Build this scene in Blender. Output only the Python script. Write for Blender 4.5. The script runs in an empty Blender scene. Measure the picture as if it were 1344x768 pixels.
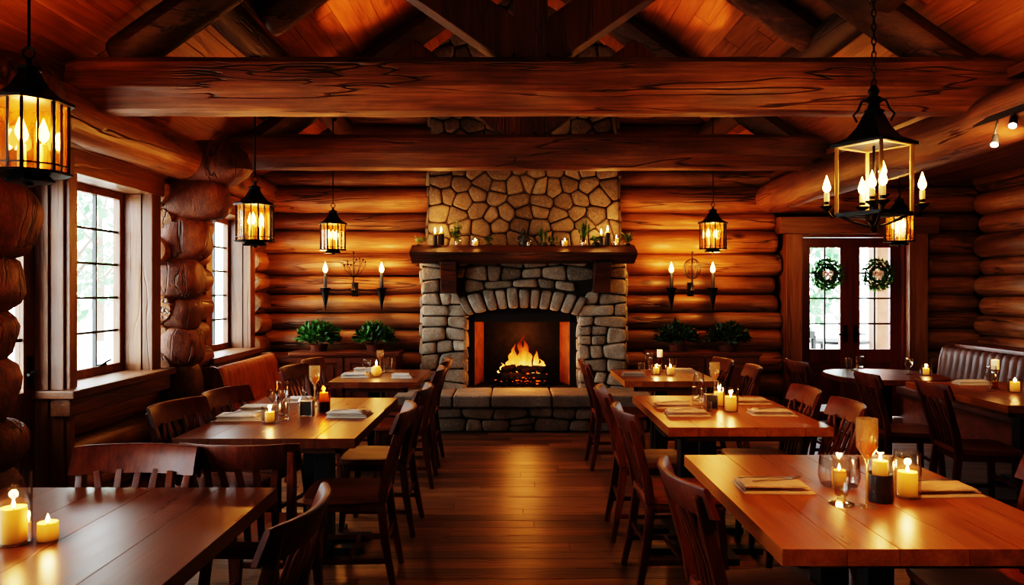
import bpy, bmesh, math, random
from mathutils import Vector, Matrix, noise as mnoise

random.seed(7)
PI = math.pi
SC = bpy.context.scene
COL = SC.collection
FPX = 1000.0           # focal length in pixels for a 1344 px wide frame
EYE = 1.5              # eye height

# ------------------------------------------------------------------ mesh helper
class MB:
    def __init__(s):
        s.V = []; s.F = []; s.R = []; s.r = 0.0; s.MI = []; s.mi = 0
    def add(s, vs, fs):
        o = len(s.V)
        s.V += [tuple(v) for v in vs]
        s.R += [s.r] * len(vs)
        for f in fs:
            s.F.append([i + o for i in f]); s.MI.append(s.mi)
    def box(s, x0, x1, y0, y1, z0, z1, M=None):
        vs = [Vector((x, y, z)) for z in (z0, z1) for y in (y0, y1) for x in (x0, x1)]
        if M is not None: vs = [M @ v for v in vs]
        s.add(vs, [(0, 2, 3, 1), (4, 5, 7, 6), (0, 1, 5, 4), (2, 6, 7, 3), (0, 4, 6, 2), (1, 3, 7, 5)])
    def cbox(s, c, d, M=None):
        s.box(c[0]-d[0]/2, c[0]+d[0]/2, c[1]-d[1]/2, c[1]+d[1]/2, c[2]-d[2]/2, c[2]+d[2]/2, M)
    def rings(s, rings, closed_ends=True, wrap=True):
        n = len(rings[0]); vs = [p for r in rings for p in r]; fs = []
        for i in range(len(rings)-1):
            for j in range(n if wrap else n-1):
                a = i*n+j; b = i*n+(j+1) % n
                fs.append((a, b, b+n, a+n))
        if closed_ends:
            fs.append(tuple(reversed(range(n))))
            fs.append(tuple(range((len(rings)-1)*n, len(rings)*n)))
        s.add(vs, fs)
    def frames(s, path, up=None):
        P = [Vector(p) for p in path]; n = len(P); out = []
        side = None
        for i in range(n):
            t = (P[min(i+1, n-1)] - P[max(i-1, 0)])
            if t.length < 1e-9: t = Vector((0, 0, 1))
            t.normalize()
            if up is not None:
                sd = t.cross(Vector(up))
                if sd.length < 1e-5: sd = side or t.orthogonal()
            elif side is None:
                sd = t.orthogonal()
            else:
                sd = side - t * side.dot(t)
            sd.normalize(); side = sd
            out.append((P[i], t, sd, sd.cross(t).normalized()))
        return out
    def tube(s, path, rad, segs=10, caps=True, fn=None, up=None):
        rs = []
        for i, (p, t, a, b) in enumerate(s.frames(path, up)):
            r = rad[i] if isinstance(rad, (list, tuple)) else rad
            ring = []
            for k in range(segs):
                th = 2*PI*k/segs
                q = r if fn is None else r * fn(i, th, p)
                ring.append(p + a*(math.cos(th)*q) - b*(math.sin(th)*q))
            rs.append(ring)
        s.rings(rs, caps)
    def bar(s, path, w, t, up=(0, 0, 1)):
        """rectangular section swept along a path; w across, t along 'up'"""
        rs = []
        for i, (p, tt, a, b) in enumerate(s.frames(path, up)):
            W = (w[i] if isinstance(w, (list, tuple)) else w)/2
            T = (t[i] if isinstance(t, (list, tuple)) else t)/2
            rs.append([p+a*W+b*T, p+a*W-b*T, p-a*W-b*T, p-a*W+b*T])
        s.rings(rs)
    def lathe(s, prof, segs=20, c=(0, 0, 0), fn=None):
        rs = []
        for (r, z) in prof:
            r = max(r, 1e-4)
            rs.append([(c[0]+math.cos(2*PI*k/segs)*r*(fn(k, z) if fn else 1), c[1]+math.sin(2*PI*k/segs)*r*(fn(k, z) if fn else 1), c[2]+z) for k in range(segs)])
        s.rings(rs, True)
    def prism(s, poly, d0, d1, f):
        """poly of 2D points extruded between d0 and d1; f(u,v,d)->xyz"""
        n = len(poly)
        s.add([f(u, v, d0) for u, v in poly] + [f(u, v, d1) for u, v in poly],
              [tuple(reversed(range(n))), tuple(range(n, 2*n))] + [(i, (i+1) % n, (i+1) % n+n, i+n) for i in range(n)])
    def ball(s, c, r, nu=14, nv=9, fn=None):
        c = Vector(c); rr = r if isinstance(r, (tuple, list)) else (r, r, r)
        rs = []
        for i in range(nv):
            ph = -PI/2 + PI*(i+.02)/(nv-1+.04)
            ring = []
            for k in range(nu):
                th = 2*PI*k/nu
                d = Vector((math.cos(ph)*math.cos(th), math.cos(ph)*math.sin(th), math.sin(ph)))
                q = fn(d) if fn else 1
                ring.append(c + Vector((d.x*rr[0], d.y*rr[1], d.z*rr[2]))*q)
            rs.append(ring)
        s.rings(rs)
    def leaf(s, p, d, n, L, W):
        """a folded pointed leaf from p along d"""
        d = Vector(d).normalized(); n = Vector(n); sd = d.cross(n)
        if sd.length < 1e-4: sd = d.orthogonal()
        sd.normalize(); n = sd.cross(d)
        p = Vector(p)
        m = p + d*L*.45 - n*L*.02
        s.add([p, m+sd*W*.5+n*L*.08, p+d*L-n*L*.12, m-sd*W*.5+n*L*.08, m], [(0, 1, 4), (1, 2, 4), (2, 3, 4), (3, 0, 4)])
    def build(s, name, mat, parent=None, loc=None, bevel=0, bseg=2, angle=38, kind=None, label=None, rot=None):
        me = bpy.data.meshes.new(name)
        me.from_pydata(s.V, [], s.F)
        mats = mat if isinstance(mat, (list, tuple)) else [mat]
        for m in mats: me.materials.append(m)
        at = me.attributes.new('rnd', 'FLOAT', 'POINT')
        at.data.foreach_set('value', s.R)
        me.polygons.foreach_set('material_index', s.MI)
        bm = bmesh.new(); bm.from_mesh(me)
        bmesh.ops.recalc_face_normals(bm, faces=bm.faces)
        if bevel:
            ed = [e for e in bm.edges if len(e.link_faces) == 2 and e.calc_face_angle(0) > math.radians(50)]
            bmesh.ops.bevel(bm, geom=ed, offset=bevel, segments=bseg, affect='EDGES', profile=.5, clamp_overlap=True)
        bm.to_mesh(me); bm.free()
        me.polygons.foreach_set('use_smooth', [True]*len(me.polygons))
        me.set_sharp_from_angle(angle=math.radians(angle))
        me.update()
        o = bpy.data.objects.new(name, me); COL.objects.link(o)
        if bevel and bevel < .03:
            wn = o.modifiers.new('weighted_normals', 'WEIGHTED_NORMAL'); wn.keep_sharp = True; wn.weight = 100
        if parent: o.parent = parent
        if loc: o.location = loc
        if rot: o.rotation_euler = rot
        if kind: o['kind'] = kind
        if label: o['label'] = label
        return o

def thing(name, label, cat, loc=(0, 0, 0), rz=0, group=None, kind=None):
    o = bpy.data.objects.new(name, None); COL.objects.link(o)
    o.empty_display_size = .1
    o.location = loc; o.rotation_euler = (0, 0, rz)
    o['label'] = label; o['category'] = cat
    if group: o['group'] = group
    if kind: o['kind'] = kind
    return o
def tag(o, label, cat, group=None, kind=None):
    o['label'] = label; o['category'] = cat
    if group: o['group'] = group
    if kind: o['kind'] = kind
    return o
def dup(root, loc, rz=0, label=None, group=None, scale=None):
    def cp(o, par):
        c = o.copy(); COL.objects.link(c)
        if par is not None: c.parent = par
        for ch in list(o.children): cp(ch, c)
        return c
    r = cp(root, None)
    r.location = loc; r.rotation_euler = (0, 0, rz)
    if scale: r.scale = scale
    if label: r['label'] = label
    if group: r['group'] = group
    return r
class Maker:
    """first call moves the prototype, later calls copy it"""
    def __init__(s, proto): s.p = proto; s.used = False
    def put(s, loc, rz, label, group=None, scale=None):
        if not s.used:
            s.used = True; o = s.p
            o.location = loc; o.rotation_euler = (0, 0, rz)
            if scale: o.scale = scale
            o['label'] = label
            if group: o['group'] = group
            return o
        o = dup(s.p, loc, rz, label, group)
        o.scale = scale or (1, 1, 1)
        return o

# ------------------------------------------------------------------ materials
class NT:
    def __init__(s, name):
        s.m = bpy.data.materials.new(name); s.m.use_nodes = True
        s.t = s.m.node_tree; s.t.nodes.clear()
        s.out = s.n('ShaderNodeOutputMaterial')
    def n(s, ty, **kw):
        x = s.t.nodes.new(ty)
        for k, v in kw.items(): setattr(x, k, v)
        return x
    def l(s, a, b): s.t.links.new(a, b)
    def val(s, sock, v):
        if hasattr(v, 'links'): s.l(v, sock)
        else: sock.default_value = v
    def math(s, op, a, b=None, clamp=False):
        x = s.n('ShaderNodeMath', operation=op, use_clamp=clamp)
        s.val(x.inputs[0], a)
        if b is not None: s.val(x.inputs[1], b)
        return x.outputs[0]
    def mix(s, f, a, b, blend='MIX'):
        x = s.n('ShaderNodeMix', data_type='RGBA', blend_type=blend)
        s.val(x.inputs[0], f); s.val(x.inputs[6], a); s.val(x.inputs[7], b)
        return x.outputs[2]
    def ramp(s, f, stops):
        x = s.n('ShaderNodeValToRGB'); e = x.color_ramp.elements
        while len(e) < len(stops): e.new(.5)
        for i, (p, c) in enumerate(stops):
            e[i].position = p; e[i].color = c if len(c) == 4 else (*c, 1)
        s.val(x.inputs[0], f); return x.outputs[0]
    def rmap(s, f, a, b, c=0, d=1):
        x = s.n('ShaderNodeMapRange'); s.val(x.inputs[0], f)
        for i, v in enumerate((a, b, c, d)): x.inputs[i+1].default_value = v
        return x.outputs[0]
    def coords(s, scale=(1, 1, 1), off=None):
        tc = s.n('ShaderNodeTexCoord'); mp = s.n('ShaderNodeMapping')
        mp.inputs['Scale'].default_value = scale
        s.l(tc.outputs['Object'], mp.inputs[0])
        if off is not None: s.l(off, mp.inputs['Location'])
        return mp.outputs[0]
    def noise(s, vec, scale, detail=4, rough=.55, dist=0):
        x = s.n('ShaderNodeTexNoise'); s.l(vec, x.inputs['Vector'])
        x.inputs['Scale'].default_value = scale; x.inputs['Detail'].default_value = detail
        x.inputs['Roughness'].default_value = rough; x.inputs['Distortion'].default_value = dist
        return x.outputs[0]
    def rnd(s):
        a = s.n('ShaderNodeAttribute', attribute_name='rnd'); o = s.n('ShaderNodeObjectInfo')
        return s.math('FRACT', s.math('ADD', a.outputs['Fac'], o.outputs['Random']))
    def offset(s, r, k=37.0):
        c = s.n('ShaderNodeCombineXYZ')
        s.l(s.math('MULTIPLY', r, k), c.inputs[0]); s.l(s.math('MULTIPLY', r, k*1.7), c.inputs[1]); s.l(s.math('MULTIPLY', r, k*2.3), c.inputs[2])
        return c.outputs[0]
    def bump(s, h, strength=.4, dist=.01, prev=None):
        b = s.n('ShaderNodeBump'); b.inputs['Strength'].default_value = strength; b.inputs['Distance'].default_value = dist
        s.l(h, b.inputs['Height'])
        if prev is not None: s.l(prev, b.inputs['Normal'])
        return b.outputs[0]
    def pbr(s, col, rough=.5, normal=None, metal=0, spec=.5, emit=None, es=0, sss=0):
        p = s.n('ShaderNodeBsdfPrincipled')
        s.val(p.inputs['Base Color'], col if hasattr(col, 'links') else (*col, 1))
        s.val(p.inputs['Roughness'], rough); p.inputs['Metallic'].default_value = metal
        p.inputs['Specular IOR Level'].default_value = spec
        if normal is not None: s.l(normal, p.inputs['Normal'])
        if emit is not None:
            s.val(p.inputs['Emission Color'], emit if hasattr(emit, 'links') else (*emit, 1)); s.val(p.inputs['Emission Strength'], es)
        if sss: p.inputs['Subsurface Weight'].default_value = sss; p.inputs['Subsurface Radius'].default_value = (.03, .015, .006)
        return p.outputs[0]
    def done(s, sh): s.l(sh, s.out.inputs[0]); return s.m

def c3(h):
    """sRGB hex to linear"""
    v = [int(h[i:i+2], 16)/255 for i in (0, 2, 4)]
    return tuple((x/12.92 if x <= .04045 else ((x+.055)/1.055)**2.4) for x in v)

def wood(name, cols, axis='X', fine=1.0, rough=.42, cracks=0.0, knots=0.0, bump=.25, tint=.35, stretch=.06, spec=.5, grain=.35, blotch=0, ckw=.02):
    w = NT(name); r = w.rnd(); off = w.offset(r)
    def vec(st, k=1.0):
        sc = [k, k, k]; sc['XYZ'.index(axis)] = st*k
        return w.coords(tuple(sc), off)
    g = w.noise(vec(stretch), 14*fine, 5, .6, .6)
    g2 = w.noise(vec(stretch*2.2), 3.2*fine, 3, .5, 1.2)
    g3 = w.noise(vec(stretch*.6), 70*fine, 2, .6)
    m = w.math('ADD', w.math('MULTIPLY', g, .55), w.math('MULTIPLY', g2, .45))
    n = len(cols)
    col = w.ramp(m, [(.3 + .4*i/(n-1), c) for i, c in enumerate(cols)])
    col = w.mix(w.rmap(g3, .35, .65, 0, grain), col, tuple(x*.45 for x in cols[0])+(1,))
    if blotch:
        bl = w.noise(vec(.4), 2.3, 4, .6, .8)
        col = w.mix(w.rmap(bl, .42, .68, 0, blotch), col, tuple(x*.30 for x in cols[0])+(1,))
    # board to board variation
    v = w.rmap(w.math('FRACT', w.math('MULTIPLY', r, 13.7)), 0, 1, 1-tint, 1+tint*.55)
    hv = w.n('ShaderNodeHueSaturation'); w.l(v, hv.inputs['Value']); w.l(col, hv.inputs['Color'])
    col = hv.outputs[0]
    h = w.math('ADD', w.math('MULTIPLY', g3, .35), w.math('MULTIPLY', g, .6))
    if cracks:
        ck = w.noise(vec(.085), 5.5, 3, .55, .35)
        d = w.math('ABSOLUTE', w.math('SUBTRACT', ck, .5))
        gate = w.rmap(w.noise(vec(.5), 1.7, 1), .43, .52)
        cm = w.math('MULTIPLY', w.rmap(d, .0, ckw, 1, 0), gate, True)
        col = w.mix(w.math('MULTIPLY', cm, cracks), col, (.012, .005, .003, 1))
        h = w.math('SUBTRACT', h, w.math('MULTIPLY', cm, 1.6))
    if knots:
        vo = w.n('ShaderNodeTexVoronoi'); w.l(vec(.55), vo.inputs['Vector']); vo.inputs['Scale'].default_value = 1.9
        km = w.rmap(w.math('ADD', vo.outputs['Distance'], w.math('MULTIPLY', g, .08)), .08, .15, 1, 0)
        col = w.mix(w.math('MULTIPLY', km, knots), col, tuple(x*.22 for x in cols[0])+(1,))
    nm = w.bump(h, bump, .012)
    rr = w.rmap(g, .3, .7, rough-.03, rough+.05)
    return w.done(w.pbr(col, rr, nm, spec=spec))

LOGC = [c3('6b3f22'), c3('9a673d'), c3('c2925f')]
mat_log = {a: wood('log_wood_'+a, LOGC, a, 1.0, .42, .95, .9, .5, .4, grain=.5, blotch=.6) for a in 'XYZ'}
mat_beam = {a: wood('hewn_beam_wood_'+a, [c3('55301a'), c3('85502c'), c3('b0774a')], a, .9, .5, .85, .5, .7, .2, grain=.5, blotch=.65, ckw=.011) for a in 'XY'}
mat_rafter = {a: wood('shaded_rafter_wood_'+a, [c3('2e1a0f'), c3('4a2d1a'), c3('64422a')], a, .9, .55, .8, .3, .5, .2) for a in 'XY'}  # darker copy of the beam wood; unlit roof shade put into the colour
mat_truss = wood('dark_truss_wood', [c3('35170b'), c3('5a2b14'), c3('7e421f')], 'Z', .8, .5, .5, .2, .5, .2)
mat_roof = wood('roof_board_wood', [c3('6e3a1a'), c3('9c5a2a'), c3('b8763e')], 'Y', 1, .5, .15, .5, .3, .3)
mat_trim = {a: wood('trim_wood_'+a, [c3('4c2b15'), c3('744828'), c3('956a44')], a, 1, .42, .2, .15, .2, .12) for a in 'XYZ'}
mat_door = wood('door_red_wood', [c3('3f160b'), c3('642713'), c3('7c3519')], 'Z', 1, .38, 0, 0, .15, .1)
mat_floor = wood('floor_board_wood', [c3('4f2f18'), c3('845734'), c3('ab7b4e')], 'X', 1.6, .40, .2, .35, .2, .6, grain=.4, blotch=.3)
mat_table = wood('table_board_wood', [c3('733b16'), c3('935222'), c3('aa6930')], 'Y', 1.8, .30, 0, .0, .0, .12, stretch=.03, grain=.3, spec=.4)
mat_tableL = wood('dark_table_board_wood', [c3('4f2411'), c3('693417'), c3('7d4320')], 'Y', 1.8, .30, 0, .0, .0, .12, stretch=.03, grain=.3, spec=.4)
mat_chair = wood('chair_red_wood', [c3('33130a'), c3('56230f'), c3('723617')], 'Z', 1.1, .42, 0, 0, .08, .15, spec=.25)
mat_seat = wood('seat_wood', [c3('4a1e0d'), c3('753516'), c3('8f4a21')], 'X', 1.1, .46, 0, 0, .08, .12, spec=.3)
mat_cab = wood('cabinet_wood', [c3('42200f'), c3('68351b'), c3('834a28')], 'X', 1, .36, 0, 0, .15, .08)
mat_mantel = wood('mantel_wood', [c3('2c150b'), c3('4c2814'), c3('6a3d20')], 'X', .9, .5, .8, .2, .6, .1)
mat_pillar = wood('stacked_log_end_bark', [c3('3a1c0e'), c3('6a391c'), c3('8d5730')], 'Z', 1.6, .55, .6, .4, .9, .35, stretch=.5)

def simple(name, col, rough=.5, metal=0, spec=.5, nscale=0, nbump=0, var=0, emit=None, es=0, sss=0):
    w = NT(name); c = (*col, 1); nm = None
    if nscale:
        nz = w.noise(w.coords(), nscale, 4)
        c = w.mix(w.rmap(nz, .3, .7), tuple(x*(1-var) for x in col)+(1,), tuple(min(1, x*(1+var)) for x in col)+(1,))
        if nbump: nm = w.bump(nz, nbump, .01)
        return w.done(w.pbr(c, rough, nm, metal, spec, emit, es, sss))
    return w.done(w.pbr(col, rough, nm, metal, spec, emit, es, sss))

def stone(name, cols, mortar=False):
    w = NT(name); r = w.rnd(); off = w.offset(r, 11)
    v = w.coords((1, 1, 1), off)
    a = w.noise(v, 6, 5, .6); b = w.noise(v, 34, 5, .65); d = w.noise(v, 120, 3, .6)
    base = w.ramp(w.math('FRACT', w.math('MULTIPLY', r, 7.31)), [(i/(len(cols)-1), c) for i, c in enumerate(cols)])
    col = w.mix(w.rmap(a, .35, .65, 0, .55), base, tuple(x*.55 for x in cols[0])+(1,))
    col = w.mix(w.rmap(b, .52, .72, 0, .5), col, tuple(min(1, x*1.7) for x in cols[-1])+(1,))
    col = w.mix(w.rmap(d, .35, .6, .35, 0), col, (.02, .016, .012, 1))
    h = w.math('ADD', w.math('MULTIPLY', a, .8), w.math('ADD', w.math('MULTIPLY', b, .55), w.math('MULTIPLY', d, .2)))
    return w.done(w.pbr(col, .85, w.bump(h, .9, .03), spec=.25))

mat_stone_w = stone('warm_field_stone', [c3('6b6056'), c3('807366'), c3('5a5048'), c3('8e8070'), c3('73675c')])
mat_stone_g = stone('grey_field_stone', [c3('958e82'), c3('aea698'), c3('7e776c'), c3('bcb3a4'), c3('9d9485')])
mat_mortar = simple('dark_mortar', c3('3a322a'), .95, 0, .1, 60, .6, .3)
mat_slab = stone('hearth_slab_stone', [c3('8f8478'), c3('a0968a'), c3('80766b')])
mat_iron = simple('black_wrought_iron', (.012, .011, .010), .42, .7, .5, 40, .25, .4)
mat_steel_dark = simple('black_painted_steel', (.012, .012, .013), .45, .2, .5)
mat_firebrick = NT('firebox_panel')
_v = mat_firebrick.noise(mat_firebrick.coords(), 9, 4)
mat_firebrick = mat_firebrick.done(mat_firebrick.pbr(mat_firebrick.ramp(_v, [(.3, c3('4a2a14')), (.7, c3('7c4a22'))]), .8))
mat_soot = simple('sooty_firebox_steel', (.008, .007, .006), .85, 0, .2, 20, .3, .5)
mat_char = simple('charred_log', (.012, .008, .006), .9, 0, .2, 30, .8, .6)

def glass(name, tint=(1, 1, 1), refl=1.0, base=.03):
    w = NT(name); tr = w.n('ShaderNodeBsdfTransparent'); tr.inputs[0].default_value = (*tint, 1)
    gl = w.n('ShaderNodeBsdfGlossy'); gl.inputs['Roughness'].default_value = .06
    lw = w.n('ShaderNodeLayerWeight'); lw.inputs[0].default_value = .5
    mx = w.n('ShaderNodeMixShader')
    w.l(w.math('ADD', w.math('MULTIPLY', w.math('POWER', lw.outputs['Facing'], 2.2), refl*.8), base, True), mx.inputs[0])
    w.l(tr.outputs[0], mx.inputs[1]); w.l(gl.outputs[0], mx.inputs[2])
    return w.done(mx.outputs[0])
mat_glass = glass('clear_glass', (.96, .96, .95), 1.0, .07)
mat_pane = glass('window_glass', (.97, .985, .98), .6, .01)
mat_amberglass = glass('amber_glass', (.85, .55, .22), .9, .04)
def amber_pane():
    w = NT('amber_seeded_glass')
    tr = w.n('ShaderNodeBsdfTransparent'); tr.inputs[0].default_value = (1, .80, .48, 1)
    tl = w.n('ShaderNodeBsdfTranslucent')
    nz = w.noise(w.coords((1, 1, .4)), 22, 3)
    w.l(w.ramp(nz, [(.3, c3('b05a12')), (.7, c3('ff9c34'))]), tl.inputs[0])
    mx = w.n('ShaderNodeMixShader'); w.l(w.rmap(nz, .3, .7, .02, .10), mx.inputs[0])
    w.l(tr.outputs[0], mx.inputs[1]); w.l(tl.outputs[0], mx.inputs[2])
    gl = w.n('ShaderNodeBsdfGlossy'); gl.inputs['Roughness'].default_value = .1
    m2 = w.n('ShaderNodeMixShader'); m2.inputs[0].default_value = .06
    w.l(mx.outputs[0], m2.inputs[1]); w.l(gl.outputs[0], m2.inputs[2])
    return w.done(m2.outputs[0])
mat_lpane = amber_pane()

def emit(name, col, st):
    w = NT(name); e = w.n('ShaderNodeEmission'); e.inputs[0].default_value = (*col, 1); e.inputs[1].default_value = st
    return w.done(e.outputs[0])
mat_flame = emit('candle_flame', (1, .60, .22), 40)
mat_bulb = emit('flame_bulb_glow', (1, .50, .13), 26)
mat_ember = emit('glowing_ember', (1, .13, .012), .9)
mat_spotlens = emit('spot_lamp_lens', (1, .9, .75), 25)
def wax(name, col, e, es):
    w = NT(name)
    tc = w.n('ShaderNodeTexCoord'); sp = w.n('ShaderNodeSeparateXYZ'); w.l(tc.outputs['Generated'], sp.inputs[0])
    es = w.rmap(sp.outputs[2], 0, 1, es*.15, es*1.7)  # flame glow in the wax put in as emission, stronger towards the top
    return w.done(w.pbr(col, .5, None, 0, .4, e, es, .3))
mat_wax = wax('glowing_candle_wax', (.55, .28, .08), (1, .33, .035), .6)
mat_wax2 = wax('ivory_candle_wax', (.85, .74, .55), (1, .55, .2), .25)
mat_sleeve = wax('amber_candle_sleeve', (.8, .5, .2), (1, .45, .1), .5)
mat_wick = simple('candle_wick', (.01, .01, .01), .9)
def flame_mat(name, hot, mid, cold, z0, z1, st):
    w = NT(name); tc = w.n('ShaderNodeTexCoord'); sp = w.n('ShaderNodeSeparateXYZ'); w.l(tc.outputs['Object'], sp.inputs[0])
    t = w.rmap(sp.outputs[2], z0, z1)
    nz = w.noise(w.coords((1, 1, .5)), 11, 3)
    t2 = w.math('ADD', t, w.math('MULTIPLY', w.math('SUBTRACT', nz, .5), .7), True)
    col = w.ramp(t2, [(.0, hot), (.42, mid), (.9, cold)])
    e = w.n('ShaderNodeEmission'); w.l(col, e.inputs[0]); w.l(w.rmap(t2, 0, 1, st, st*.12), e.inputs[1])
    tr = w.n('ShaderNodeBsdfTransparent')
    lw = w.n('ShaderNodeLayerWeight'); lw.inputs[0].default_value = .35
    mx = w.n('ShaderNodeMixShader')
    f = w.math('MULTIPLY', w.rmap(lw.outputs['Facing'], .1, .85, .95, .0), w.rmap(t2, .55, 1.0, 1, .25), True)
    w.l(f, mx.inputs[0]); w.l(tr.outputs[0], mx.inputs[1]); w.l(e.outputs[0], mx.inputs[2])
    return w.done(mx.outputs[0])
mat_fire = flame_mat('wood_fire_flame', (1, .62, .17, 1), (1, .3, .04, 1), (.85, .08, .008, 1), .1, .5, 2.4)

def leaf_mat(name, c1, c2, tr=.25):
    w = NT(name); r = w.rnd()
    col = w.ramp(w.math('FRACT', w.math('MULTIPLY', r, 9.1)), [(0, c1), (1, c2)])
    p = w.pbr(col, .5, None, 0, .4)
    t = w.n('ShaderNodeBsdfTranslucent'); w.l(col, t.inputs[0])
    mx = w.n('ShaderNodeMixShader'); mx.inputs[0].default_value = tr
    w.l(p, mx.inputs[1]); w.l(t.outputs[0], mx.inputs[2]); return w.done(mx.outputs[0])
mat_leaf = leaf_mat('glossy_shrub_leaf', c3('1a4019'), c3('42752c'))
mat_leaf_shaded = leaf_mat('shaded_shrub_leaf', c3('0f2610'), c3('2c4a20'))  # shrub leaf darkened, the dim corner's shade put into its colour
mat_herb = leaf_mat('herb_leaf', c3('25401a'), c3('5f7d35'))
mat_wreath = leaf_mat('wreath_needle', c3('14361a'), c3('3f6a2c'))
mat_tree = leaf_mat('tree_leaf', c3('2c6640'), c3('7fae7c'), .4)
mat_bark = simple('tree_bark', c3('6a5a4a'), .9, 0, .2, 14, .6, .3)
mat_linen = simple('sand_linen', c3('bd9b82'), .9, 0, .1, 220, .3, .12)
mat_linen2 = simple('pale_linen', c3('c9bfb2'), .9, 0, .1, 220, .3, .12)
mat_cutlery = simple('brushed_cutlery_steel', (.5, .46, .42), .28, 1)
mat_ceramic = simple('dark_ceramic', (.03, .025, .022), .4)
mat_slate = simple('black_slate', (.015, .015, .016), .6, 0, .4, 80, .2, .4)
mat_bluepot = simple('dark_blue_grey_ceramic', (.02, .024, .034), .35)
mat_pot = simple('terracotta_pot', c3('5a3020'), .8, 0, .2, 30, .2, .2)
mat_bow = simple('pink_white_ribbon', c3('e8c4c4'), .6)
mat_red = simple('red_berry', c3('a01818'), .4)
mat_brass = simple('aged_brass', (.42, .25, .09), .42, .6)
def tinted(name, tint, tl, f):
    m = glass(name, tint, 1.0, .06); t = m.node_tree; mx = [n for n in t.nodes if n.type == 'MIX_SHADER'][0]
    b = t.nodes.new('ShaderNodeBsdfTranslucent'); b.inputs[0].default_value = (*tl, 1)
    d = t.nodes.new('ShaderNodeBsdfDiffuse'); d.inputs[0].default_value = (*tl, 1)
    a = t.nodes.new('ShaderNodeAddShader'); t.links.new(b.outputs[0], a.inputs[0]); t.links.new(d.outputs[0], a.inputs[1])
    m2 = t.nodes.new('ShaderNodeMixShader'); m2.inputs[0].default_value = f
    out = [n for n in t.nodes if n.type == 'OUTPUT_MATERIAL'][0]
    t.links.new(mx.outputs[0], m2.inputs[1]); t.links.new(a.outputs[0], m2.inputs[2]); t.links.new(m2.outputs[0], out.inputs[0]); return m
mat_fluteglass = tinted('warm_tinted_glass', (.95, .88, .75), (.6, .45, .26), .10)
mat_wine = glass('pale_wine', (.95, .72, .35), .8, .03)
mat_cork = simple('cork', c3('b08a5a'), .9, 0, .1, 60, .3, .3)
def leather(name, c1, c2):
    w = NT(name); v = w.coords(); a = w.noise(v, 5, 3); b = w.n('ShaderNodeTexVoronoi'); w.l(v, b.inputs['Vector']); b.inputs['Scale'].default_value = 160
    col = w.ramp(a, [(.3, c1), (.7, c2)])
    return w.done(w.pbr(col, .52, w.bump(b.outputs['Distance'], .15, .004), spec=.3))
mat_leather_l = leather('tan_leather', c3('854622'), c3('a8683a'))
mat_leather_r = leather('brown_leather', c3('40241a'), c3('573426'))
mat_outground = simple('pale_paving', c3('d8d4cc'), .9, 0, .2, 3, .1, .1)
mat_porch = simple('porch_timber', c3('8a5a44'), .8, 0, .2, 8, .2, .2)
mat_patio = simple('dark_patio_furniture', (.012, .011, .011), .7)
mat_ceilwood = wood('side_ceiling_board_wood', [c3('4a2412'), c3('6e3a1c'), c3('8a5228')], 'Y', 1, .5, .1, .3, .3, .3)
mat_plaster = simple('dark_chinking', c3('2a1408'), .95, 0, .1)

# ------------------------------------------------------------------ geometry helpers for the place
def log(mb, a, b, r, segs=18, step=.16, wob=.02, sq=0, taper=0, seed=None, dome=True):
    """a peeled log from a to b with an uneven surface and softly rounded ends"""
    a = Vector(a); b = Vector(b); L = (b-a).length; n = max(4, int(L/step))
    sd = random.random()*50 if seed is None else seed
    mb.r = random.random()
    path = []; rad = []
    ts = [i/n for i in range(n+1)]
    if dome: ts = [0, .018/L, .05/L] + [t for t in ts if .09/L < t < 1-.09/L] + [1-.05/L, 1-.018/L, 1]
    for t in ts:
        p = a.lerp(b, t)
        off = Vector((mnoise.noise((sd, t*L*.6, 1)), mnoise.noise((sd, t*L*.6, 9)), mnoise.noise((sd, t*L*.6, 17))))*wob*.7
        path.append(p+off)
        d = min(t, 1-t)*L
        e = 1 if not dome or d > .06 else (.80 if d < .005 else (.92 if d < .03 else .985))
        rad.append(r*(1-taper*t)*e*(1+.05*mnoise.noise((sd+5, t*L*.9, 3))))
    def fn(i, th, p):
        q = 1 + (wob/r)*.6*mnoise.noise((math.cos(th)*1.3+sd, math.sin(th)*1.3, i*step*1.5))
        if sq:
            c, s_ = abs(math.cos(th)), abs(math.sin(th))
            q *= (c**sq + s_**sq)**(-1/sq)
        return q
    mb.tube(path, rad, segs, True, fn)

def clip(poly, p, n):
    """keep the part of a convex polygon where (x-p).n <= 0"""
    out = []; m = len(poly)
    for i in range(m):
        a = poly[i]; b = poly[(i+1) % m]
        da = (a[0]-p[0])*n[0]+(a[1]-p[1])*n[1]; db = (b[0]-p[0])*n[0]+(b[1]-p[1])*n[1]
        if da <= 0: out.append(a)
        if (da < 0 < db) or (db < 0 < da):
            t = da/(da-db); out.append((a[0]+(b[0]-a[0])*t, a[1]+(b[1]-a[1])*t))
    return out

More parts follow.
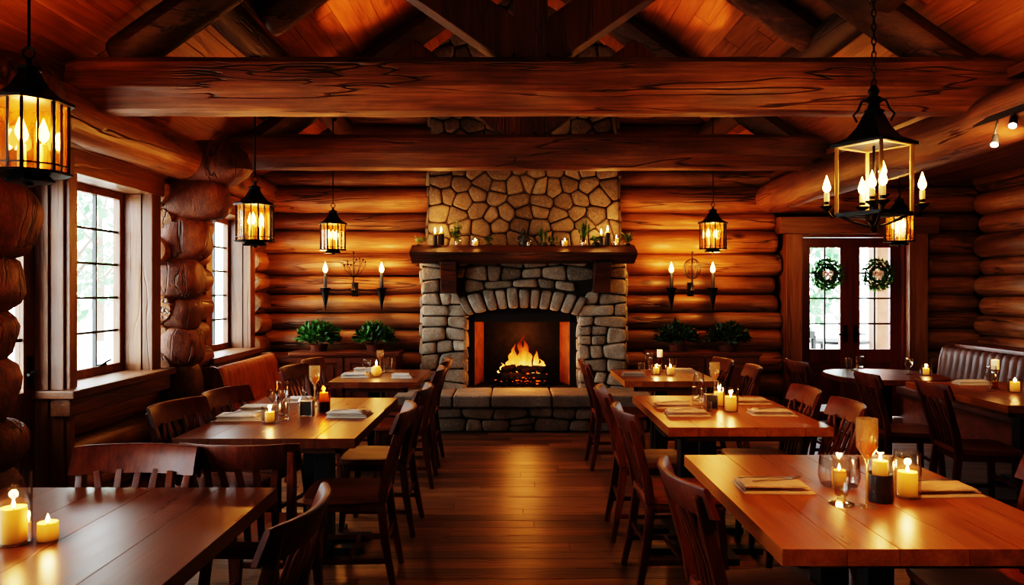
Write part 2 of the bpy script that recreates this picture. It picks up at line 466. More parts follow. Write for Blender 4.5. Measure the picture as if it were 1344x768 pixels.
def one_stone(mb, poly, gap, depth, f, it=2):
    n = len(poly)
    if n < 3: return
    A = sum(poly[i][0]*poly[(i+1) % n][1]-poly[(i+1) % n][0]*poly[i][1] for i in range(n))/2
    if abs(A) < .0012: return
    if A < 0: poly = poly[::-1]
    cx = sum(p[0] for p in poly)/n; cy = sum(p[1] for p in poly)/n
    q = poly
    for i in range(n):          # true inset
        a = poly[i]; b = poly[(i+1) % n]; dx, dy = b[0]-a[0], b[1]-a[1]; L = math.hypot(dx, dy)
        if L < 1e-5: continue
        nx, ny = dy/L, -dx/L
        q = clip(q, (a[0]-nx*gap/2, a[1]-ny*gap/2), (nx, ny))
        if len(q) < 3: return
    for _ in range(it):         # soften corners
        r = []; m = len(q)
        for i in range(m):
            a = q[i]; b = q[(i+1) % m]
            e_ = .13 if _ == 0 else .25
            r += [(a[0]*(1-e_)+b[0]*e_, a[1]*(1-e_)+b[1]*e_), (a[0]*e_+b[0]*(1-e_), a[1]*e_+b[1]*(1-e_))]
        q = r
    mb.r = random.random()
    d = depth*random.uniform(.6, 1.15); sd = random.random()*99; tx, ty = random.uniform(-.12, .12), random.uniform(-.12, .12)
    rings = []
    size = math.sqrt(abs(A)); e = min(.018/size*2, .28)
    for sc, dd in ((1, -.03), (1, d*.45), (1-e*.4, d*.8), (1-e, d*.97), (1-e*2.1, d*1.03), (.3, d*1.05)):
        ring = []
        for (u, v) in q:
            uu = cx+(u-cx)*sc; vv = cy+(v-cy)*sc
            k = dd
            if dd > 0: k += ((uu-cx)*tx+(vv-cy)*ty) + .010*mnoise.noise((uu*9+sd, vv*9, sd))
            ring.append(f(uu, vv, k))
        rings.append(ring)
    mb.rings(rings)

def stones(mb, u0, u1, v0, v1, su, sv, f, gap=.010, depth=.045, cut=None, jit=.2, xlim=None):
    rows = max(1, round((v1-v0)/sv)); seeds = []
    for j in range(rows):
        v = v0+(j+.5)*(v1-v0)/rows; u = u0 + random.uniform(.2, .9)*su
        while u < u1:
            seeds.append((u+random.uniform(-jit, jit)*su*.6, v+random.uniform(-jit, jit)*sv))
            u += su*random.uniform(.6, 1.4)
    asp = su/sv*.85
    for i, s in enumerate(seeds):
        poly = [(u0, v0), (u1, v0), (u1, v1), (u0, v1)]
        for j, t in enumerate(seeds):
            if i == j or abs(t[0]-s[0]) > su*3.2 or abs(t[1]-s[1]) > sv*3.2: continue
            nx, ny = (t[0]-s[0])/asp/asp, (t[1]-s[1])
            m = ((s[0]+t[0])/2, (s[1]+t[1])/2)
            poly = clip(poly, m, (nx, ny))
            if len(poly) < 3: break
        if len(poly) < 3: continue
        if cut: poly = cut(poly)
        if poly and len(poly) >= 3: one_stone(mb, poly, gap, depth, f)

def courses(mb, u0, u1, v0, v1, su, sv, f, gap=.010, depth=.045, cut=None):
    """squared rubble laid in wavering courses"""
    vb = [v0]
    while vb[-1] < v1-sv*.6: vb.append(min(v1, vb[-1]+sv*random.uniform(.7, 1.35)))
    vb[-1] = v1
    ph = [random.random()*9 for _ in vb]
    def B(j, u): return vb[j] + (0 if j in (0, len(vb)-1) else sv*.16*math.sin(u*7+ph[j]))
    for j in range(len(vb)-1):
        us = [u0]
        while us[-1] < u1-su*.55: us.append(min(u1, us[-1]+su*random.uniform(.6, 1.5)))
        us[-1] = u1
        tl = [0]+[random.uniform(-.02, .02) for _ in us[2:]]+[0]
        for a, b, ta, tb in zip(us, us[1:], tl, tl[1:]):
            pieces = [(0, 1)]
            if vb[j+1]-vb[j] > sv*1.15 and b-a < su and random.random() < .4: pieces = [(0, .5), (.5, 1)]
            for p0, p1 in pieces:
                w0 = lambda u: B(j, u)+(B(j+1, u)-B(j, u))*p0
                w1 = lambda u: B(j, u)+(B(j+1, u)-B(j, u))*p1
                poly = [(a+ta*(2*p0-1), w0(a)), (b+tb*(2*p0-1), w0(b)), (b+tb*(2*p1-1), w1(b)), (a+ta*(2*p1-1), w1(a))]
                if cut: poly = cut(poly)
                if poly and len(poly) > 2: one_stone(mb, poly, gap, depth, f)

def hewn(mb, x0, x1, zb, h, d):
    """hewn beam along X: flat face, sloping lower arris, wandering edges"""
    sec = [(-d/2, .40), (-d/2-.004, .62), (-d/2+.01, .86), (-d/2+.05, .985), (-d*.15, 1.0), (d*.2, 1.0), (d/2-.04, .98), (d/2, .85), (d/2, .4), (d/2-.01, .16), (d/2-.06, .02), (d*.12, 0), (-d*.06, 0), (-d/2+.105, .012), (-d/2+.075, .03), (-d/2+.012, .34)]
    n = int((x1-x0)/.07); rs = []; sd = random.random()*40; mb.r = random.random()
    for i in range(n+1):
        x = x0+(x1-x0)*i/n; e = min(i, n-i); k = 1 if e > 1 else (.93 if e == 0 else .985)
        ring = []
        for j, (y, z) in enumerate(sec):
            w = .014*mnoise.noise((x*1.3+sd, j*1.7, 0)) + .006*mnoise.noise((x*6, j*2.1, sd))
            w2 = .022*mnoise.noise((x*1.1+sd, j*.9, 7)) if j in (0, 15, 13, 14) else .008*mnoise.noise((x*2, j, 3))
            ring.append((x, y*k+w, zb+h/2+(z-.5)*h*k+w2))
        rs.append(ring)
    mb.rings(rs)

# ------------------------------------------------------------------ dimensions
XL, XR = -2.98, 5.42            # side walls
YB, YF = 8.98, -1.6             # end walls
RX, RZ, PITCH = .12, 4.95, .70  # roof ridge and slope
def roof_z(x): return RZ - PITCH*abs(x-RX)

# ------------------------------------------------------------------ floor
mb = MB()
y = YF
while y < 9.3:
    w = random.choice((.12, .14, .15))
    x = XL-.1 - random.random()*1.5
    while x < XR+.1:
        L = random.uniform(1.1, 2.6); mb.r = random.random()
        mb.box(max(x, XL-.1)+.0012, min(x+L, XR+.1)-.0012, y+.0012, y+w-.0012, -.03, random.uniform(-.0012, 0))
        x += L
    y += w
mb.r = 0; mb.box(XL-.1, XR+.1, YF, 9.3, -.08, -.025)
mb.build('floor', mat_floor, kind='structure')

# ------------------------------------------------------------------ back wall of logs, gaps for chimney and doors
bounds = [0, .26, .52, .78, 1.035, 1.228, 1.44, 1.66, 1.92, 2.18, 2.40, 2.70, 2.90, 3.15, 3.42, 3.68, 3.95, 4.22, 4.5, 4.8]
DX0, DX1, DZ = 3.16, 4.80, 2.30     # door frame outer
mb = MB()
for z0, z1 in zip(bounds, bounds[1:]):
    r = (z1-z0)/2*1.03; zc = (z0+z1)/2
    lim = (RZ - zc)/PITCH
    yj = YB + random.uniform(-.02, .02)
    a, b = max(XL-.05, RX-lim-.1), -.9
    if b-a > .2: log(mb, (a, yj, zc), (b, yj, zc), r, 18, .14)
    a, b = 1.1, min(DX0 - .015 + random.uniform(-.07, .05), RX+lim+.1) if zc < DZ+.05 else min(XR, RX+lim+.3)
    if zc > DZ+.05 and zc < 2.9: b = XR
    if b-a > .2: log(mb, (a, yj, zc), (b, yj, zc), r, 18, .14)
    if zc < DZ+.05: log(mb, (DX1+.05, yj, zc), (XR+.05, yj, zc), r, 18, .14)
mb.build('wall_back', mat_log['X'], kind='structure')
mb = MB()
mb.box(XL-.2, -.55, YB+.12, YB+.16, 0, 3.0); mb.box(.8, DX0+.05, YB+.12, YB+.16, 0, 3.0); mb.box(DX1-.05, XR+.2, YB+.12, YB+.16, 0, 3.0)
mb.box(DX0, DX1, YB+.12, YB+.16, DZ-.05, 3.0); mb.box(XL-.2, XR+.2, YB+.16, YB+.2, 2.6, 5.3); mb.box(-.7, 1.0, YB+.2, YB+.24, 0, 3)
mb.build('wall_back_chinking', mat_plaster, kind='structure')

# ------------------------------------------------------------------ left wall: logs along Y with openings
WIN = [(5.02, 6.06, .86, 2.26), (7.28, 8.34, .86, 2.26), (.6, 2.4, .86, 2.26)]     # y0,y1,z0,z1 openings; the last is an unseen window added to light the near table
LDOOR = (3.88, 4.86, 0, 2.30)
openings = [(a-.08, b+.20, c-.06, d+.08) for a, b, c, d in WIN] + [(LDOOR[0]-.08, LDOOR[1]+.08, -1, LDOOR[3]+.08)]
lb = [0, .24, .5, .74, .99, 1.22, 1.47, 1.70, 1.94, 2.18, 2.42, 2.70]
mb = MB()
for z0, z1 in zip(lb, lb[1:]):
    zc = (z0+z1)/2; r = (z1-z0)/2*1.04
    cuts = sorted((a, b) for a, b, c, d in openings if c < zc < d)
    y = YF
    for a, b in cuts + [(YB+.05, YB+.05)]:
        xx = XL-.06 if y < 6.1 or not cuts or zc > 2.3 or zc < .86 else XL+.045+random.uniform(-.02, .02)
        if a-y > .05: log(mb, (xx, y+(random.uniform(0, .05) if y > YF else 0), zc), (xx, a, zc), r, 16, .16 if a-y > 1 else .05)
        y = max(y, b)
mb.build('wall_left', mat_log['Y'], kind='structure')
mb = MB()     # solid core behind the logs
ys = [YF] + sorted(sum([[a, b] for a, b, c, d in openings], [])) + [YB+.2]
x0, x1 = XL-.16, XL-.11
for i in range(0, len(ys), 2): mb.box(x0, x1, ys[i], ys[i+1], 0, 2.9)
for a, b, c, d in openings:
    mb.box(x0, x1, a, b, d, 2.9)
    if c > 0: mb.box(x0, x1, a, b, 0, c)
mb.build('wall_left_chinking', mat_plaster, kind='structure')

# ------------------------------------------------------------------ right wall and wall behind the viewer
mb = MB(); z = 0
rb = [0, .25, .5, .74, .97, 1.20, 1.42, 1.66, 1.86, 2.14, 2.36, 2.62, 2.9]
for z0, z1 in zip(rb, rb[1:]):
    log(mb, (XR+.06, 8.9+random.uniform(-.1, .0), (z0+z1)/2), (XR+.06, YF, (z0+z1)/2), (z1-z0)/2*1.04, 16, .16)
mb.build('wall_right', mat_log['Y'], kind='structure')
mb = MB(); mb.box(XR+.1, XR+.16, YF, YB+.2, 0, 3.2); mb.build('wall_right_chinking', mat_plaster, kind='structure')
mb = MB()
for z0, z1 in zip(bounds, bounds[1:]):
    log(mb, (XL, YF, (z0+z1)/2), (XR, YF, (z0+z1)/2), (z1-z0)/2*1.03, 12, .5)
mb.box(XL-.2, XR+.2, YF-.2, YF-.1, 0, 5.3)
mb.build('wall_front', mat_log['X'], kind='structure')

# ------------------------------------------------------------------ ceiling: sloped boards, side aisle boards
mb = MB()
sl = math.sqrt(1+PITCH**2)
for sgn, xe in ((-1, XL-.25), (1, 3.12)):
    n = int(abs(xe-RX)*sl/.165)
    for i in range(n+1):
        xa = RX+sgn*(i*.165/sl); xb = RX+sgn*((i+1)*.165/sl-.004)
        y = YF-.2 - random.random()*2
        while y < 9.3:
            L = random.uniform(1.2, 3.0); mb.r = random.random()
            za, zb = roof_z(xa), roof_z(xb); ya, yb = max(y, YF-.2)+.003, min(y+L, 9.3)-.003
            if yb > ya:
                t = random.uniform(0, .004)
                mb.add([(xa, ya, za+t), (xb, ya, zb+t), (xb, yb, zb+t), (xa, yb, za+t), (xa, ya, za+.05), (xb, ya, zb+.05), (xb, yb, zb+.05), (xa, yb, za+.05)],
                       [(0, 1, 2, 3), (4, 7, 6, 5), (0, 4, 5, 1), (1, 5, 6, 2), (2, 6, 7, 3), (3, 7, 4, 0)])
            y += L
    mb.r = 0
    mb.add([(RX, YF-.2, RZ+.06), (xe, YF-.2, roof_z(xe)+.06), (xe, 9.3, roof_z(xe)+.06), (RX, 9.3, RZ+.06),
            (RX, YF-.2, RZ+.12), (xe, YF-.2, roof_z(xe)+.12), (xe, 9.3, roof_z(xe)+.12), (RX, 9.3, RZ+.12)],
           [(0, 1, 2, 3), (4, 7, 6, 5), (0, 4, 5, 1), (1, 5, 6, 2), (2, 6, 7, 3), (3, 7, 4, 0)])
mb.build('ceiling', mat_roof, kind='structure')
mb = MB(); x = 3.0
while x < XR+.1:
    mb.r = random.random(); mb.box(x+.002, x+.16, YF-.2, 9.2, 2.78, 2.84); x += .163
mb.build('ceiling_side', mat_ceilwood, kind='structure')

# ------------------------------------------------------------------ trusses, plate logs, rafters
def truss(Y, zb, x0, x1, label):
    t = thing('roof_truss', label, 'roof truss', (0, Y, 0), kind='thing')
    m = MB(); hewn(m, x0, x1, zb, .33, .32)
    m.build('tie_beam', mat_beam['X'], t, angle=24)
    m = MB(); m.r = random.random(); m.bar([(RX, 0, zb+.31), (RX, 0, 3.8), (RX, 0, RZ-.1)], .2, .2, (0, 1, 0)); m.build('king_post', mat_truss, t, bevel=.012)
    for s in (-1, 1):
        m = MB(); m.r = random.random(); d = 1.2
        m.bar([(RX+s*.07, 0, zb+.40), (RX+s*.6, 0, zb+.40+.53*.69), (RX+s*d, 0, zb+.40+(d-.07)*.69)], .19, .26, (0, 1, 0) if False else (0, 0, 1))
        m.build('strut', mat_truss, t, bevel=.012)
        m = MB(); xe = (x0+.25) if s < 0 else min(x1-.2, 3.0)
        log(m, (RX, 0, RZ-.2), (xe, 0, roof_z(xe)-.2), .12, 14, .2, .02, 3.5)
        m.build('rafter', mat_rafter['X'], t)
    return t
truss(4.78, 2.60, -2.72, 3.32, 'front roof truss with hewn red-brown tie beam crossing the whole room')
truss(7.45, 2.67, -2.98, 3.28, 'rear roof truss with hewn tie beam passing in front of the stone chimney')
for s, lab in ((-1, 'log rafter between the two trusses, above the window wall'), (1, 'grey-brown rafter between the two trusses, above the candle chandelier')):
    m = MB(); xe = -1.82 if s < 0 else 2.22
    log(m, (RX+s*.1, 5.6, roof_z(RX+.1)-.15), (xe, 5.6, roof_z(xe)-.14), .115, 14, .2, .02, 3.5)
    tag(m.build('log_rafter', mat_beam['X'], kind='thing'), lab, 'rafter')
for px, lab in ((-1.95, 'long roof purlin log above the window wall'), (2.28, 'long roof purlin log above the side aisle')):
    m = MB(); log(m, (px, YF, roof_z(px)-.13), (px, 9.0, roof_z(px)-.13), .12, 14, .25)
    tag(m.build('purlin_log', mat_rafter['Y'], kind='thing'), lab, 'purlin')
for sp, lab in ((((-2.72, 3.2, 2.53), (-2.74, 6.5, 2.60)), 'thick plate log ending in a rounded butt above the near window'),
                (((-2.86, 6.70, 2.60), (-2.86, 8.92, 2.60)), 'short plate log above the window beside the tan banquette'),
                (((2.98, YF+.3, 2.50), (2.98, 8.85, 2.56)), 'long weathered plate log along the edge of the side aisle')):
    m = MB(); log(m, sp[0], sp[1], .175 if sp[0][0] > -2.8 else .15, 20, .16, .03)
    tag(m.build('plate_log', mat_beam['Y'] if sp[0][0] > 0 else mat_log['Y'], kind='thing'), lab, 'log')

# ------------------------------------------------------------------ pillars of stacked log ends
def pillar(x, y, r, ztop, flare, label, seed):
    random.seed(seed)
    m = MB(); z = 0
    while z < ztop:
        h = random.uniform(.27, .42)
        fl = max(0, (z-1.45)/(ztop-1.45)) if z > 1.45 else 0
        rr = r*random.uniform(.9, 1.12)
        cx = x + random.uniform(-.02, .02) + flare*fl*.5
        sd = random.random()*40; m.r = random.random()
        rx = rr + flare*fl*.55
        def fn(d, sd=sd): return ((abs(d.x)**3+abs(d.y)**3+abs(d.z)**3)**(-1/3)) * (1+.12*mnoise.noise((d.x*1.6+sd, d.y*1.6, d.z*1.6)) + .03*mnoise.noise((d.x*5+sd, d.y*5, d.z*5)))
        m.ball((cx, y+random.uniform(-.015, .015), z+h/2), (rx, rr*1.05, h*.53), 22, 13, fn)
        z += h*.86
    o = m.build('log_pillar', mat_pillar, kind='thing')
    return tag(o, label, 'pillar')
pillar(-2.83, 6.47, .175, 2.6, .46, 'dark pillar of stacked log ends between the two far windows', 3)
pillar(-2.80, 3.93, .21, 2.5, .30, 'dark pillar of stacked log ends in front of the glazed side door', 11)
random.seed(21)

# ------------------------------------------------------------------ windows in the left wall
GX = -3.12
def window_left(i, y0, y1, z0, z1, cols, rows):
    t = bpy.data.objects.new('window_%d' % i, None); COL.objects.link(t); t['kind'] = 'structure'
    m = MB()                                   # casing boards on the room side
    xf0, xf1 = -2.96, -2.86
    m.r = .1; m.box(xf0, xf1, y0-.15, y0, z0-.02, z1+.02)
    m.r = .5; m.box(xf0, xf1, y1, y1+.15, z0-.02, z1+.02)
    m.build('window_casing', mat_trim['Z'], t, bevel=.008)
    m = MB(); m.r = .3; m.box(xf0, xf1+.012, y0-.19, y1+.19, z1, z1+.17); m.box(xf0, xf1+.035, y0-.21, y1+.21, z1+.15, z1+.19)
    m.build('window_head', mat_trim['Y'], t, bevel=.008)
    m = MB(); m.r = .7
    m.box(-3.16, -2.94, y0-.012, y0, z0, z1); m.box(-3.16, -2.94, y1, y1+.012, z0, z1); m.box(-3.16, -2.94, y0, y1, z1, z1+.012)
    m.build('window_reveal', mat_trim['Z'], t)
    m = MB(); m.r = .2; m.box(-3.16, -2.76, y0-.22, y1+.22, z0-.055, z0); m.box(-2.93, -2.80, y0-.19, y1+.19, z0-.17, z0-.055)
    m.build('window_sill', mat_trim['Y'], t, bevel=.01)
    m = MB(); m.r = .9; fw = .055
    m.box(GX-.025, GX+.03, y0, y0+fw, z0, z1); m.box(GX-.025, GX+.03, y1-fw, y1, z0, z1)
    m.box(GX-.025, GX+.03, y0+fw, y1-fw, z0, z0+fw+.01); m.box(GX-.025, GX+.03, y0+fw, y1-fw, z1-fw, z1)
    m.build('window_frame', mat_trim['Z'], t, bevel=.004)
    m = MB(); iy0, iy1, iz0, iz1 = y0+fw, y1-fw, z0+fw+.01, z1-fw
    for c in range(1, cols):
        yy = iy0+(iy1-iy0)*c/cols; m.box(GX-.014, GX+.014, yy-.009, yy+.009, iz0, iz1)
    for r in range(1, rows):
        zz = iz0+(iz1-iz0)*r/rows; m.box(GX-.012, GX+.012, iy0, iy1, zz-.009, zz+.009)
    m.build('window_muntins', mat_steel_dark, t)
    m = MB(); m.box(GX-.003, GX+.003, iy0, iy1, iz0, iz1); m.build('window_pane', mat_pane, t)
    if i == 1:
        m = MB(); m.cbox((GX+.04, (y0+y1)/2+.18, z0+.075), (.03, .09, .015)); m.tube([(GX+.05, (y0+y1)/2+.18, z0+.08), (GX+.07, (y0+y1)/2+.21, z0+.10), (GX+.07, (y0+y1)/2+.25, z0+.105)], .008, 8)
        m.build('window_latch', mat_iron, t)
    return t
for i, (a, b, c, d) in enumerate(WIN): window_left(i+1, a, b, c, d, 3 if b-a < 1.3 else 5, 5)

def glazed_leaf(t, P, w, z0, z1, st, gz0, gz1, cols, rows, mat, handle_side, hz=.98):
    """one door leaf in a local frame: P(u, d, z) with u across 0..w and d out of the face"""
    def bx(m, u0, u1, d0, d1, a, b):
        vs = [P(u, d, z) for z in (a, b) for d in (d0, d1) for u in (u0, u1)]
        m.add(vs, [(0, 2, 3, 1), (4, 5, 7, 6), (0, 1, 5, 4), (2, 6, 7, 3), (0, 4, 6, 2), (1, 3, 7, 5)])
    m = MB(); m.r = random.random()
    bx(m, 0, st, -.025, .025, z0, z1); bx(m, w-st, w, -.025, .025, z0, z1)
    bx(m, st, w-st, -.025, .025, gz1, z1); bx(m, st, w-st, -.025, .025, z0, z0+.2); bx(m, st, w-st, -.025, .025, gz0-.16, gz0)
    lf = m.build('door_leaf', mat, t, bevel=.005)
    m = MB(); m.r = random.random(); bx(m, st-.005, w-st+.005, -.012, .004, z0+.19, gz0-.15); bx(m, st+.06, w-st-.06, -.01, .018, z0+.27, gz0-.23)
    m.build('door_panel', mat, lf, bevel=.006)
    m = MB()
    for c in range(1, cols):
        u = st+(w-2*st)*c/cols; bx(m, u-.010, u+.010, -.014, .014, gz0, gz1)
    for r in range(1, rows):
        z = gz0+(gz1-gz0)*r/rows; bx(m, st, w-st, -.012, .012, z-.010, z+.010)
    m.build('door_muntins', mat_steel_dark, lf)
    m = MB(); bx(m, st, w-st, -.003, .003, gz0, gz1); m.build('door_pane', mat_pane, lf)
    u = w-st*.5 if handle_side > 0 else st*.5
    m = MB(); bx(m, u-.022, u+.022, .02, .034, hz-.1, hz+.1)
    m.tube([P(u, .03, hz), P(u, .075, hz), P(u-handle_side*.03, .08, hz), P(u-handle_side*.10, .08, hz-.005)], .010, 8)
    m.build('door_handle', mat_iron, lf)
    return lf
# glazed side door in the left wall
d1 = bpy.data.objects.new('door_1', None); COL.objects.link(d1); d1['kind'] = 'structure'
y0, y1, _, zt = LDOOR
m = MB(); m.r = .4
m.box(-2.98, -2.86, y1, y1+.13, 0, zt); m.box(-2.98, -2.86, y0-.13, y0, 0, zt)
m.box(-2.87, -2.83, y1+.02, y1+.075, 0, zt+.1)
m.build('door_casing', mat_trim['Z'], d1, bevel=.008)
m = MB(); m.r = .2; m.box(-2.98, -2.85, y0-.16, y1+.16, zt, zt+.17); m.build('door_head', mat_trim['Y'], d1, bevel=.008)
m = MB(); m.r = .6; m.box(-3.16, -2.95, y1-.02, y1, 0, zt); m.box(-3.16, -2.95, y0, y0+.02, 0, zt); m.box(-3.16, -2.95, y0, y1, zt-.02, zt); m.build('door_jamb', mat_trim['Z'], d1)
glazed_leaf(d1, lambda u, d, z: (-3.05+d, y0+.025+u, z), y1-y0-.05, .01, zt-.025, .115, .86, 2.16, 3, 4, mat_trim['Z'], 1)

# ------------------------------------------------------------------ double door in the back wall
d2 = bpy.data.objects.new('door_2', None); COL.objects.link(d2); d2['kind'] = 'structure'
yd = YB-.02
m = MB(); m.r = .25; m.box(DX0, DX0+.19, yd-.18, yd+.12, 0, DZ); m.r = .55; m.box(DX1-.22, DX1, yd-.18, yd+.12, 0, DZ)
m.build('door_casing', mat_trim['Z'], d2, bevel=.012)
m = MB(); m.r = .35; m.box(DX0-.08, DX1+.12, yd-.2, yd+.12, DZ-.16, DZ+.04); m.build('door_head', mat_trim['X'], d2, bevel=.012)
la, lb_ = DX0+.19, DX1-.22; lw = (lb_-la)/2
m = MB(); m.r = .8; m.box(la-.001, la+.03, yd-.10, yd+.1, 0, DZ-.16); m.box(lb_-.03, lb_+.001, yd-.10, yd+.1, 0, DZ-.16); m.box(la, lb_, yd-.10, yd+.1, DZ-.19, DZ-.159)
m.build('door_jamb', mat_door, d2)
lw = (lb_-la-.064)/2
glazed_leaf(d2, lambda u, d, z: (la+.031+u, yd-d, z), lw, .01, DZ-.195, .115, .80, 1.99, 2, 4, mat_door, 1)
glazed_leaf(d2, lambda u, d, z: (la+.033+lw+u, yd-d, z), lw, .01, DZ-.195, .115, .80, 1.99, 2, 4, mat_door, -1)
m = MB(); m.box(la+.031+lw-.02, la+.031+lw+.022, yd-.045, yd-.026, .02, DZ-.2); m.build('door_astragal', mat_door, d2)

def wreath(x, z, label):
    t = thing('wreath', label, 'wreath', (x, yd-.06, z), 0, 'wreaths on the double door')
    m = MB()
    for k in range(1100):
        a = random.uniform(0, 2*PI); b = random.uniform(0, 2*PI); m.r = random.random()
        cr = .125; tr = .042
        c = Vector((math.cos(a)*(cr+tr*math.cos(b)), -abs(tr*math.sin(b))*.8, math.sin(a)*(cr+tr*math.cos(b))))
        d = Vector((math.cos(a), 0, math.sin(a)))*random.uniform(-.2, 1)*math.cos(b) + Vector((-math.sin(a), -.5, math.cos(a)))*random.uniform(.2, 1) + Vector((random.uniform(-.4, .4), -random.random()*.5, random.uniform(-.4, .4)))
        m.leaf(c, d, (random.random()-.5, -1, random.random()-.5), random.uniform(.035, .07), .012)
    m.build('greenery', mat_wreath, t, angle=180)
    m = MB()
    m.tube([(.125*math.cos(a*PI/12), .012, .125*math.sin(a*PI/12)) for a in range(25)], .012, 6, False); m.build('ring', mat_bark, t)
    m = MB()
    for k in range(16):
        a = k*2*PI/16+.2; q = random.uniform(.11, .15); m.ball((q*math.cos(a), -.035, q*math.sin(a)), .0085, 8, 6)
    m.build('berries', mat_red, t)
    m = MB()
    for s in (-1, 1):
        m.bar([(0, -.045, .01), (s*.03, -.06, .035), (s*.055, -.05, .03), (s*.055, -.045, -.005), (s*.03, -.045, -.012), (0, -.042, 0)], .022, .003, (0, 1, 0))
        m.bar([(0, -.045, 0), (s*.02, -.05, -.03), (s*.032, -.045, -.065)], .018, .003, (0, 1, 0))
    m.ball((0, -.052, .005), .013, 8, 6)
    m.build('bow', mat_bow, t)
    return t
wreath(la+.031+lw/2, 1.675, 'green wreath with pale bow on the door leaf nearer the stone fireplace')
wreath(la+.033+lw*1.5, 1.675, 'green wreath with pale bow on the door leaf nearer the log corner')

# ------------------------------------------------------------------ fireplace
FP = thing('stone_fireplace', 'tall stone fireplace with timber mantel and lit fire at the end of the aisle', 'fireplace', (0, 0, 0))
FY = 8.6
FX0, FX1 = -1.02, 1.29
OX0, OX1, OZ, SPR = -.507, .741, 1.285, 1.195
HZ = .395
fl = lambda u, v, d: (u, FY-d, v)
m = MB()
m.box(FX0+.01, OX0-.02, FY, YB+.1, 0, 1.95); m.box(OX1+.02, FX1-.01, FY, YB+.1, 0, 1.95); m.box(OX0-.02, OX1+.02, FY, YB+.1, OZ+.02, 1.95)
m.box(OX0-.02, OX1+.02, FY, YB+.1, 0, HZ-.06)
def up_x(u, v):             # slight taper of the upper chimney
    k = max(0, (v-1.9)/3.2); c = .135; return c+(u-c)*(1-.075*k)
vs = []
for z in (1.9, 5.2):
    for (u, yy) in ((FX0+.05, FY+.13), (FX1-.05, FY+.13), (FX1-.05, YB+.1), (FX0+.05, YB+.1)): vs.append((up_x(u, z), yy, z))
m.add(vs, [(0, 1, 5, 4), (1, 2, 6, 5), (2, 3, 7, 6), (3, 0, 4, 7), (4, 5, 6, 7), (3, 2, 1, 0)])
m.build('chimney_core', mat_mortar, FP)
# lower grey stones, arch ring of voussoirs
cxo = (OX0+OX1)/2; hw = (OX1-OX0)/2; rise = OZ-SPR
R = (hw*hw+rise*rise)/(2*rise); cz = OZ-R
VH = .25
def cut_arch(poly):
    n = len(poly); dx = sum(p[0] for p in poly)/n - cxo
    az = lambda x: cz+math.sqrt(R*R-x*x)
    out = lambda x: az(x/1.2)+VH*.94
    if abs(dx) < hw*1.2:
        k = (out(dx+.01)-out(dx-.01))/.02; L = math.hypot(1, k)
        return clip(poly, (cxo+dx, out(dx)), (k/L, -1/L))
    s = 1 if dx > 0 else -1; a = (cxo+s*hw, az(hw)); d = (s*hw*.2, VH*.97)
    L = math.hypot(*d); return clip(poly, a, (-s*d[1]/L, s*d[0]/L*1.0))
m = MB()
courses(m, FX0, OX0, .30, 1.20, .22, .15, fl)
courses(m, OX1, FX1, .30, 1.20, .22, .15, fl)
ang = math.asin(hw/R)
courses(m, FX0, FX1, 1.20, 1.86, .22, .15, fl, cut=lambda p: cut_arch(p) if True else p)
# stones either side of the arch springing
nv = 11; edges = [-1+2*i/nv + (random.uniform(-.05, .05) if 0 < i < nv else 0) for i in range(nv+1)]
for i in range(nv):
    pts = []
    a0, a1 = edges[i]*hw*1.0, edges[i+1]*hw*1.0
    lean = .20
    def arcz(x, e): return cz+math.sqrt(max(0, (R+e)**2-x*x))
    hh = VH*random.uniform(.85, 1.0)
    b0, b1 = a0*(1+lean), a1*(1+lean)
    poly = [(cxo+a0, arcz(a0, 0)), (cxo+a1, arcz(a1, 0)), (cxo+b1, arcz(a1, 0)+hh), (cxo+b0, arcz(a0, 0)+hh)]
    one_stone(m, poly, .010, .06, fl)
for s in (-1, 1):
    e = lambda k, z: (cxo+s*hw*k, z)
    one_stone(m, [e(.99, 1.195), e(1.36, 1.195), e(1.36, 1.33), e(1.06, 1.33)], .010, .040, fl)
    one_stone(m, [e(1.06, 1.33), e(1.36, 1.33), e(1.40, 1.50), e(1.16, 1.47)], .010, .040, fl)
# the firebox edges: stones wrap into the opening
for (ux, sgn) in ((OX0, 1), (OX1, -1)):
    z = HZ
    while z < SPR:
        h = min(random.uniform(.13, .22), SPR-z+.02); m.r = random.random()
        one_stone(m, [(FY-.02, z), (FY+.16, z), (FY+.16, z+h), (FY-.02, z+h)], .012, .02, lambda u, v, d, ux=ux, sgn=sgn: (ux-sgn*.01+sgn*d, u, v))
        z += h
# outer sides
for (ux, sgn) in ((FX0+.01, -1), (FX1-.01, 1)):
    stones(m, FY, YB, .0, 1.9, .2, .16, lambda u, v, d, ux=ux, sgn=sgn: (ux+sgn*d*.8, u, v))
m.build('grey_stonework', mat_stone_g, FP, angle=60)
m = MB()
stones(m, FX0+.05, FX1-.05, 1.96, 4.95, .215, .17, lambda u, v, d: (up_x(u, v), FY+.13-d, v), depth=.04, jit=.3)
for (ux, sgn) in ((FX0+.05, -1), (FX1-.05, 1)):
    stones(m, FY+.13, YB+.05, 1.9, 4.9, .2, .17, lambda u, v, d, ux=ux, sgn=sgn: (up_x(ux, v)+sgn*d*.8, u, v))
m.build('upper_stonework', mat_stone_w, FP, angle=60)
